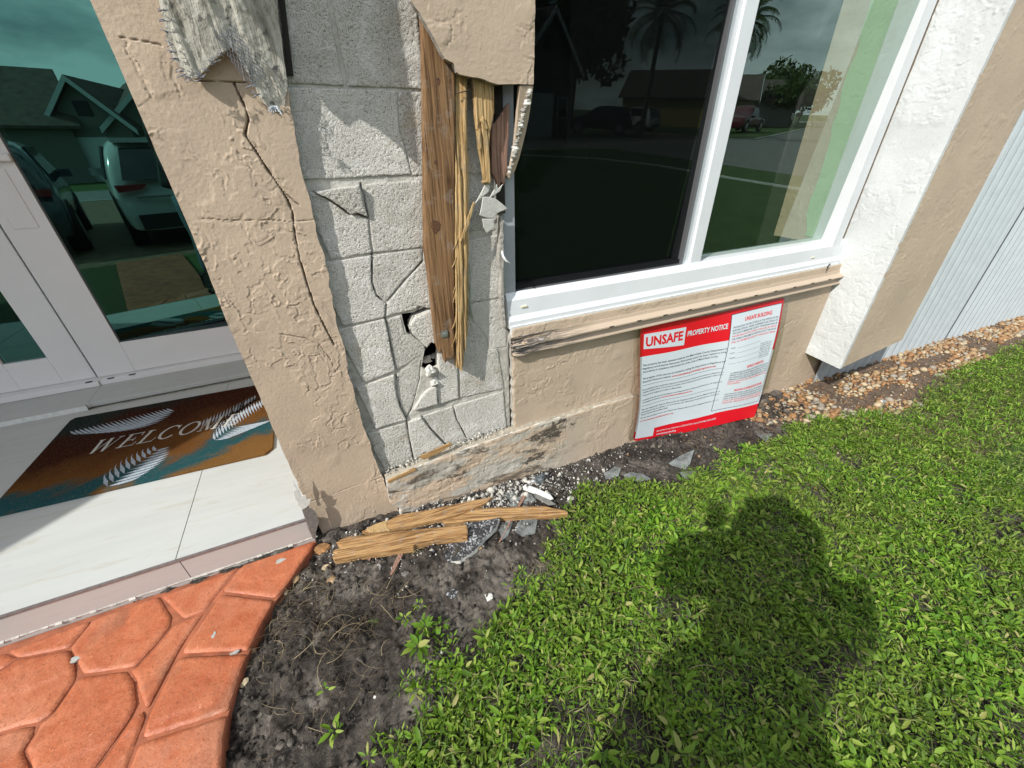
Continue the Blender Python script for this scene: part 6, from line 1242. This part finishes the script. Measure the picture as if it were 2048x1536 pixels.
    if kind == 'pickup':
        bx('cargo_bed', (-.49*L, -Wd*.40, 1.06), (-.17*L, Wd*.40, 1.125), blackp); bx('rear_bumper', (-.515*L, -Wd*.45, .5), (-.49*L, Wd*.45, .66), rimm)
    for s_ in (-1, 1):
        gl = {'suv': [(-.36, 1.06), (-.33, H*.92), (.05, H*.93), (.19, 1.08)], 'pickup': [(-.12, 1.16), (-.10, H*.92), (.08, H*.92), (.18, 1.2)], 'van': [(-.40, 1.2), (-.40, H*.88), (.24, H*.88), (.34, 1.2)], 'dark': []}[kind]
        pts = [(a*L, s_*(Wd/2-(z_-belt)*0.30-0.012), z_) for a, z_ in gl]; part('side_window', *(lambda q: (q.V, q.F))(MB().prism(pts, (0, s_*0.03, 0))), cglass)
        bx('mirror', (.13*L, s_*(Wd/2)-(0.02 if s_ > 0 else 0.16), 1.05), (.16*L, s_*(Wd/2)+(0.16 if s_ > 0 else 0.02), 1.18), paint)
    return t
pw = simple('white_car_paint', (0.72, 0.74, 0.75), 0.12, 0.01, bump=0, spec=0.8); pdk = simple('dark_grey_car_paint', (0.05, 0.07, 0.08), 0.12, 0.02, bump=0, spec=0.9); pmr = simple('maroon_car_paint', (0.09, 0.012, 0.018), 0.2, 0.02, bump=0)
psl = simple('silver_car_paint', (0.58, 0.62, 0.62), 0.12, 0.01, bump=0, spec=0.9)
car('parked_suv', 'silver SUV parked nose to the street on the brown driveway', 'car', psl, 'suv', -0.10, -6.85, R(-90))
car('parked_suv', 'dark grey SUV on the driveway beside the silver one', 'car', pdk, 'suv', -2.55, -7.0, R(-90))
car('parked_suv', 'white SUV on the driveway across the street', 'car', pw, 'suv', 24.6, -29.6, R(-115), g=RZ)
car('parked_suv', 'dark car in front of the house across the street', 'car', simple('black_car_paint', (0.008, 0.008, 0.01), 0.15, 0.02, bump=0), 'suv', 19.8, -27.0, R(-150), g=RZ)
car('pickup_truck', 'dark maroon pickup truck parked on the grass across the street', 'pickup', pmr, 'pickup', 36.5, -28.6, R(160), L=5.6, Wd=2.0, H=1.9, g=RZ)
car('white_van', 'white van parked far down the street', 'van', pw, 'van', 62.0, -43.0, R(150), L=5.2, Wd=1.95, H=2.1, g=RZ)
RO = simple('brown_roof_shingles', (0.11, 0.085, 0.07), 0.9, 0.3, 2.5, 0.5, 0.02, 14); HW = simple('tan_house_wall', (0.42, 0.31, 0.20), 0.85, 0.06, 2); HG = simple('grey_house_wall', (0.20, 0.195, 0.175), 0.85, 0.06, 2)
def house(label, x, y, rot, w, d, eave, ridge, wall, garage=True):
    t = thing('house', label, 'house', (x, y, -0.25)); t.rotation_euler = (0, 0, rot); ov = 0.45      # gable end looks to +Y local
    def part(nm, b, m, par=t):
        me = bpy.data.meshes.new(nm); me.from_pydata(b.V, [], b.F); me.materials.append(m); o = bpy.data.objects.new(nm, me); C.objects.link(o); o.parent = par; return o
    h2 = w/2; b = MB(); b.prism([(-h2, 0, 0), (-h2, 0, eave), (0, 0, ridge), (h2, 0, eave), (h2, 0, 0)], (0, -d, 0)); part('wall', b, wall)
    sl = (ridge-eave)/h2; ze = eave-ov*sl; rf_ = None
    for s_ in (-1, 1):
        b = MB(); b.prism([(s_*(h2+ov), ov, ze+0.06), (0, ov, ridge+0.06), (0, -d-ov, ridge+0.06), (s_*(h2+ov), -d-ov, ze+0.06)], (0, 0, 0.14)); rf_ = part('roof', b, RO)
        b = MB(); b.prism([(s_*(h2+ov), ov+0.002, ze-0.1), (s_*(h2+ov), ov+0.002, ze+0.19), (0, ov+0.002, ridge+0.19), (0, ov+0.002, ridge-0.1)], (0, 0.05, 0)); part('fascia_board', b, M['white'], rf_)
    if garage: b = MB(); b.box((-h2*.62, 0.0, 0.02), (h2*.28, 0.06, 2.25)); part('garage_door', b, M['white_door'])
    b = MB(); b.box((h2*.45, 0.0, 1.0), (h2*.82, 0.05, 2.1)); w_ = part('window', b, M['white']); b = MB(); b.box((h2*.49, 0.05, 1.07), (h2*.78, 0.07, 2.03)); part('pane', b, cglass, w_)
    b = MB(); b.box((-0.35, 0.0, ridge-1.6), (0.35, 0.05, ridge-0.9)); part('gable_vent', b, blackp); return t
house('tan gabled house straight across the street', -0.4, -31.0, R(25), 3.6, 12, 2.9, 4.85, HG); house('wide brown roofed house left across the street', -11.3, -34.5, R(90), 7.0, 10, 2.9, 5.45, HG, False); house('house at the right of the gap across the street', 3.6, -31.0, R(-4), 6.6, 12, 2.9, 5.7, HG)
house('gabled house behind the white SUV', 13.7, -24.0, R(-22), 5.4, 14, 3.4, 5.8, HG); house('low tan gabled house beyond the pickup truck', 51.0, -40.0, R(-42), 9.5, 10, 2.6, 4.9, HW); house('brown roofed house far down the street', 58.5, -41.5, R(-50), 12.0, 10, 2.6, 4.7, HG); house('yellow walled house beside the palm', 43.5, -38.0, R(-40), 8, 10, 2.7, 5.0, simple('yellow_house_wall', (0.55, 0.38, 0.14), 0.85, 0.05, 2))
bark = simple('grey_bark', (0.14, 0.12, 0.10), 0.9, 0.3, 6, 0.6, 0.02, 30); TF = leaf_mat('tree_foliage', [(0, (0.015, 0.035, 0.008)), (0.5, (0.03, 0.065, 0.014)), (1, (0.06, 0.11, 0.03))], 0.2)
def palm(label, x, y, h, r_, n_=26):
    t = thing('palm_tree', label, 'palm tree', (x, y, -0.25)); b = MB(); b.tube([(x, y, -0.25), (x+0.1, y, h*.5), (x+0.15, y, h)], [0.20, 0.15, 0.13], 8); b.build('trunk', bark, t)
    V = []; F = []; c_ = np.array([x+0.15, y, h])
    for i in range(n_):
        az = 2.4*i; el0_ = 1.15-1.9*(i/n_); L = r_*random.uniform(.8, 1.1); prev = None; pts = []
        for k in range(9): t_ = k/8; el = el0_-1.35*t_*t_; pts.append((pts[-1] if pts else c_)+np.array([math.cos(az)*math.cos(el), math.sin(az)*math.cos(el), math.sin(el)])*L/8)
        for k in range(1, 9):
            d = pts[k]-pts[k-1]; d /= np.linalg.norm(d); s_ = np.cross(d, [0, 0, 1.0]); s_ /= np.linalg.norm(s_)+1e-6
            for sg in (-1, 1):
                for m_ in range(3):
                    p0 = pts[k-1]+(pts[k]-pts[k-1])*m_/3; l = r_*0.30*(1-0.6*abs(k/8-.45)); tip = p0+s_*sg*l*.8+d*l*.55+np.array([0, 0, -l*.35]); n0 = len(V); V += [p0, p0+d*0.07, tip]; F.append((n0, n0+1, n0+2))
    mk('crown', np.array(V), np.array(F), TF, t); return t
palm('tall fan palm beside the pickup truck', 24.4, -20.6, 5.6, 2.0, 34); palm('distant palm behind the tan house', 60.5, -46.0, 4.2, 2.2, 20); palm('distant palm near the white van', 68.0, -45.0, 4.6, 2.4, 20); palm('palm leaning over the house across the street', 22.5, -25.5, 6.4, 2.6, 26)
def tree(label, x, y, h, r_, n_=2600):
    t = thing('leafy_tree', label, 'tree', (x, y, -0.25)); b = MB(); b.tube([(x, y, -0.25), (x+.1, y+.1, h*.3), (x, y, h*.6)], [.3, .22, .12], 8)
    for k in range(6): a = k*1.05; b.tube([(x, y, h*.3), (x+r_*.5*math.cos(a), y+r_*.5*math.sin(a), h*.62)], [.12, .04], 6)
    b.build('trunk', bark, t); cs = [(rng.normal(0, r_*.5), rng.normal(0, r_*.5), h*.62+rng.normal(0, h*.15), r_*rng.uniform(.3, .55)) for _ in range(22)]; V = []
    for i in range(n_):
        c_ = cs[rng.integers(0, 22)]; d = rng.standard_normal(3); d /= np.linalg.norm(d); p = np.array([x, y, 0])+np.array(c_[:3])+d*c_[3]*rng.uniform(.6, 1.05); a = rng.standard_normal(3)*.16; e = rng.standard_normal(3)*.16; V += [p-a, p+e, p+a, p-e]
    mk('crown', np.array(V), np.arange(4*n_).reshape(-1, 4), TF, t); return t
tree('big dark tree behind the white SUV', 21.0, -33.0, 10.5, 3.6, 5200); tree('dark tree by the gabled house', 9.5, -27.5, 10.5, 3.0); tree('round tree at the corner down the street', 55.5, -38.5, 4.6, 2.6); tree('bushy tree near the white van', 69.0, -50.0, 6.5, 4.0)
# ---- the person taking the picture
pe = thing('person', 'person in jeans and dark top with long dark hair holding up a phone', 'person', (-0.37, -1.61, -0.08))
def skin_body(name, verts, edges, radii, m, sub=2):
    me = bpy.data.meshes.new(name); me.from_pydata(verts, edges, []); o = bpy.data.objects.new(name, me); C.objects.link(o)
    me.materials.append(m); sk = o.modifiers.new('skin', 'SKIN'); me.skin_vertices[0].data[0].use_root = True
    for i, r_ in enumerate(radii): me.skin_vertices[0].data[i].radius = (r_, r_) if not hasattr(r_, '__len__') else r_
    s_ = o.modifiers.new('sub', 'SUBSURF'); s_.levels = s_.render_levels = sub; o.parent = pe; return o
fw = np.array([0.80, 0.60, 0]); rt_ = np.array([0.60, -0.80, 0])      # facing the pillar
def B(r_, f, z): v = rt_*r_+fw*f; return (v[0], v[1], z+0.0)
SKIN = simple('skin', (0.45, 0.27, 0.19), 0.5, 0.05, 30); JEAN = simple('blue_jeans', (0.10, 0.16, 0.20), 0.9, 0.15, 40, 0.3, 0.003, 200); TOP = simple('dark_top', (0.03, 0.035, 0.035), 0.9, 0.1, 30); HAIR = simple('dark_hair', (0.012, 0.008, 0.006), 0.5, 0.2, 60)
vb = [B(0, 0, .95), B(0, 0, 1.08), B(-.01, .01, 1.22), B(-.03, .02, 1.40), B(-.06, .05, 1.50), B(-.07, .08, 1.59), B(-.08, .10, 1.68), B(-.18, 0, 1.40), B(-.30, .06, 1.16), B(-.24, .20, 1.30), B(.18, 0, 1.40), B(.20, .08, 1.16), B(-.01, .20, 1.30), B(.13, 0, .92), B(.16, .01, .50), B(.17, -.01, .10), B(.17, .13, .05), B(-.13, 0, .92), B(-.16, .03, .50), B(-.17, .0, .10), B(-.17, .14, .05)]
eb = [(0, 1), (1, 2), (2, 3), (3, 4), (4, 5), (5, 6), (3, 7), (7, 8), (8, 9), (3, 10), (10, 11), (11, 12), (0, 13), (13, 14), (14, 15), (15, 16), (0, 17), (17, 18), (18, 19), (19, 20)]
rb_ = [(.15, .11), (.12, .09), (.14, .10), (.13, .09), .05, .075, .07, .06, .042, .03, .06, .042, .03, .10, .065, .05, .04, .10, .065, .05, .04]
skin_body('body', vb, eb, rb_, SKIN)
skin_body('jeans', [B(0, 0, 1.0), B(0, 0, .93), B(.14, 0, .84), B(.16, .01, .52), B(.17, 0, .25), B(.17, .0, .07), B(-.14, 0, .84), B(-.16, .03, .52), B(-.17, .01, .25), B(-.17, .0, .07)], [(0, 1), (1, 2), (2, 3), (3, 4), (4, 5), (1, 6), (6, 7), (7, 8), (8, 9)], [(.27, .17), (.28, .18), .16, .12, .115, .13, .16, .12, .115, .13], JEAN)
skin_body('top', [B(0, 0, .98), B(0, 0, 1.1), B(0, .01, 1.24), B(0, 0, 1.40), B(-.19, 0, 1.40), B(-.31, .06, 1.17), B(-.25, .18, 1.27), B(.19, 0, 1.40), B(.21, .08, 1.17), B(.01, .18, 1.27)], [(0, 1), (1, 2), (2, 3), (3, 4), (4, 5), (5, 6), (3, 7), (7, 8), (8, 9)], [(.31, .18), (.27, .16), (.24, .15), (.17, .12), .105, .09, .06, .105, .09, .06], TOP)
skin_body('hair', [B(-.08, .05, 1.66), B(-.06, .0, 1.57), B(-.03, -.05, 1.44), B(-.03, -.10, 1.24), B(.04, -.09, 1.28)], [(0, 1), (1, 2), (2, 3), (2, 4)], [.165, .18, .19, .10, .10], HAIR)
for s_, (r0, f0, z0) in ((-1, (-.24, .20, 1.30)), (1, (-.01, .20, 1.30))):
    V = [B(r0, f0, z0), B(r0-s_*0.01, f0+.02, z0+.035)]; E_ = [(0, 1)]; Rr = [.024, .03]
    for k in range(4): a = len(V); V += [B(r0-s_*(.03-.018*k), f0+.035, z0+.065), B(r0-s_*(.035-.018*k), f0+.05, z0+.09-.004*abs(k-1)), B(r0-s_*(.03-.018*k), f0+.065, z0+.10-.004*abs(k-1))]; E_ += [(1, a), (a, a+1), (a+1, a+2)]; Rr += [.010, .009, .008]
    a = len(V); V += [B(r0-s_*.045, f0+.02, z0+.055), B(r0-s_*.055, f0+.03, z0+.08)]; E_ += [(1, a), (a, a+1)]; Rr += [.011, .009]; skin_body('hand', V, E_, Rr, SKIN, 1)
ph = MB(); pm_ = CAM-AF*0.03; q0 = []
for sa, sb in ((-1, -1), (1, -1), (1, 1), (-1, 1)): q0.append(pm_+AR*0.036*sa-AR*0.01+AU*0.075*sb-AU*0.05)
ph.prism(q0, -AF*0.008); tag(ph.build('phone', blackp, None, pm_, bevel=0.003), 'black phone held up in front of the broken pillar', 'phone')
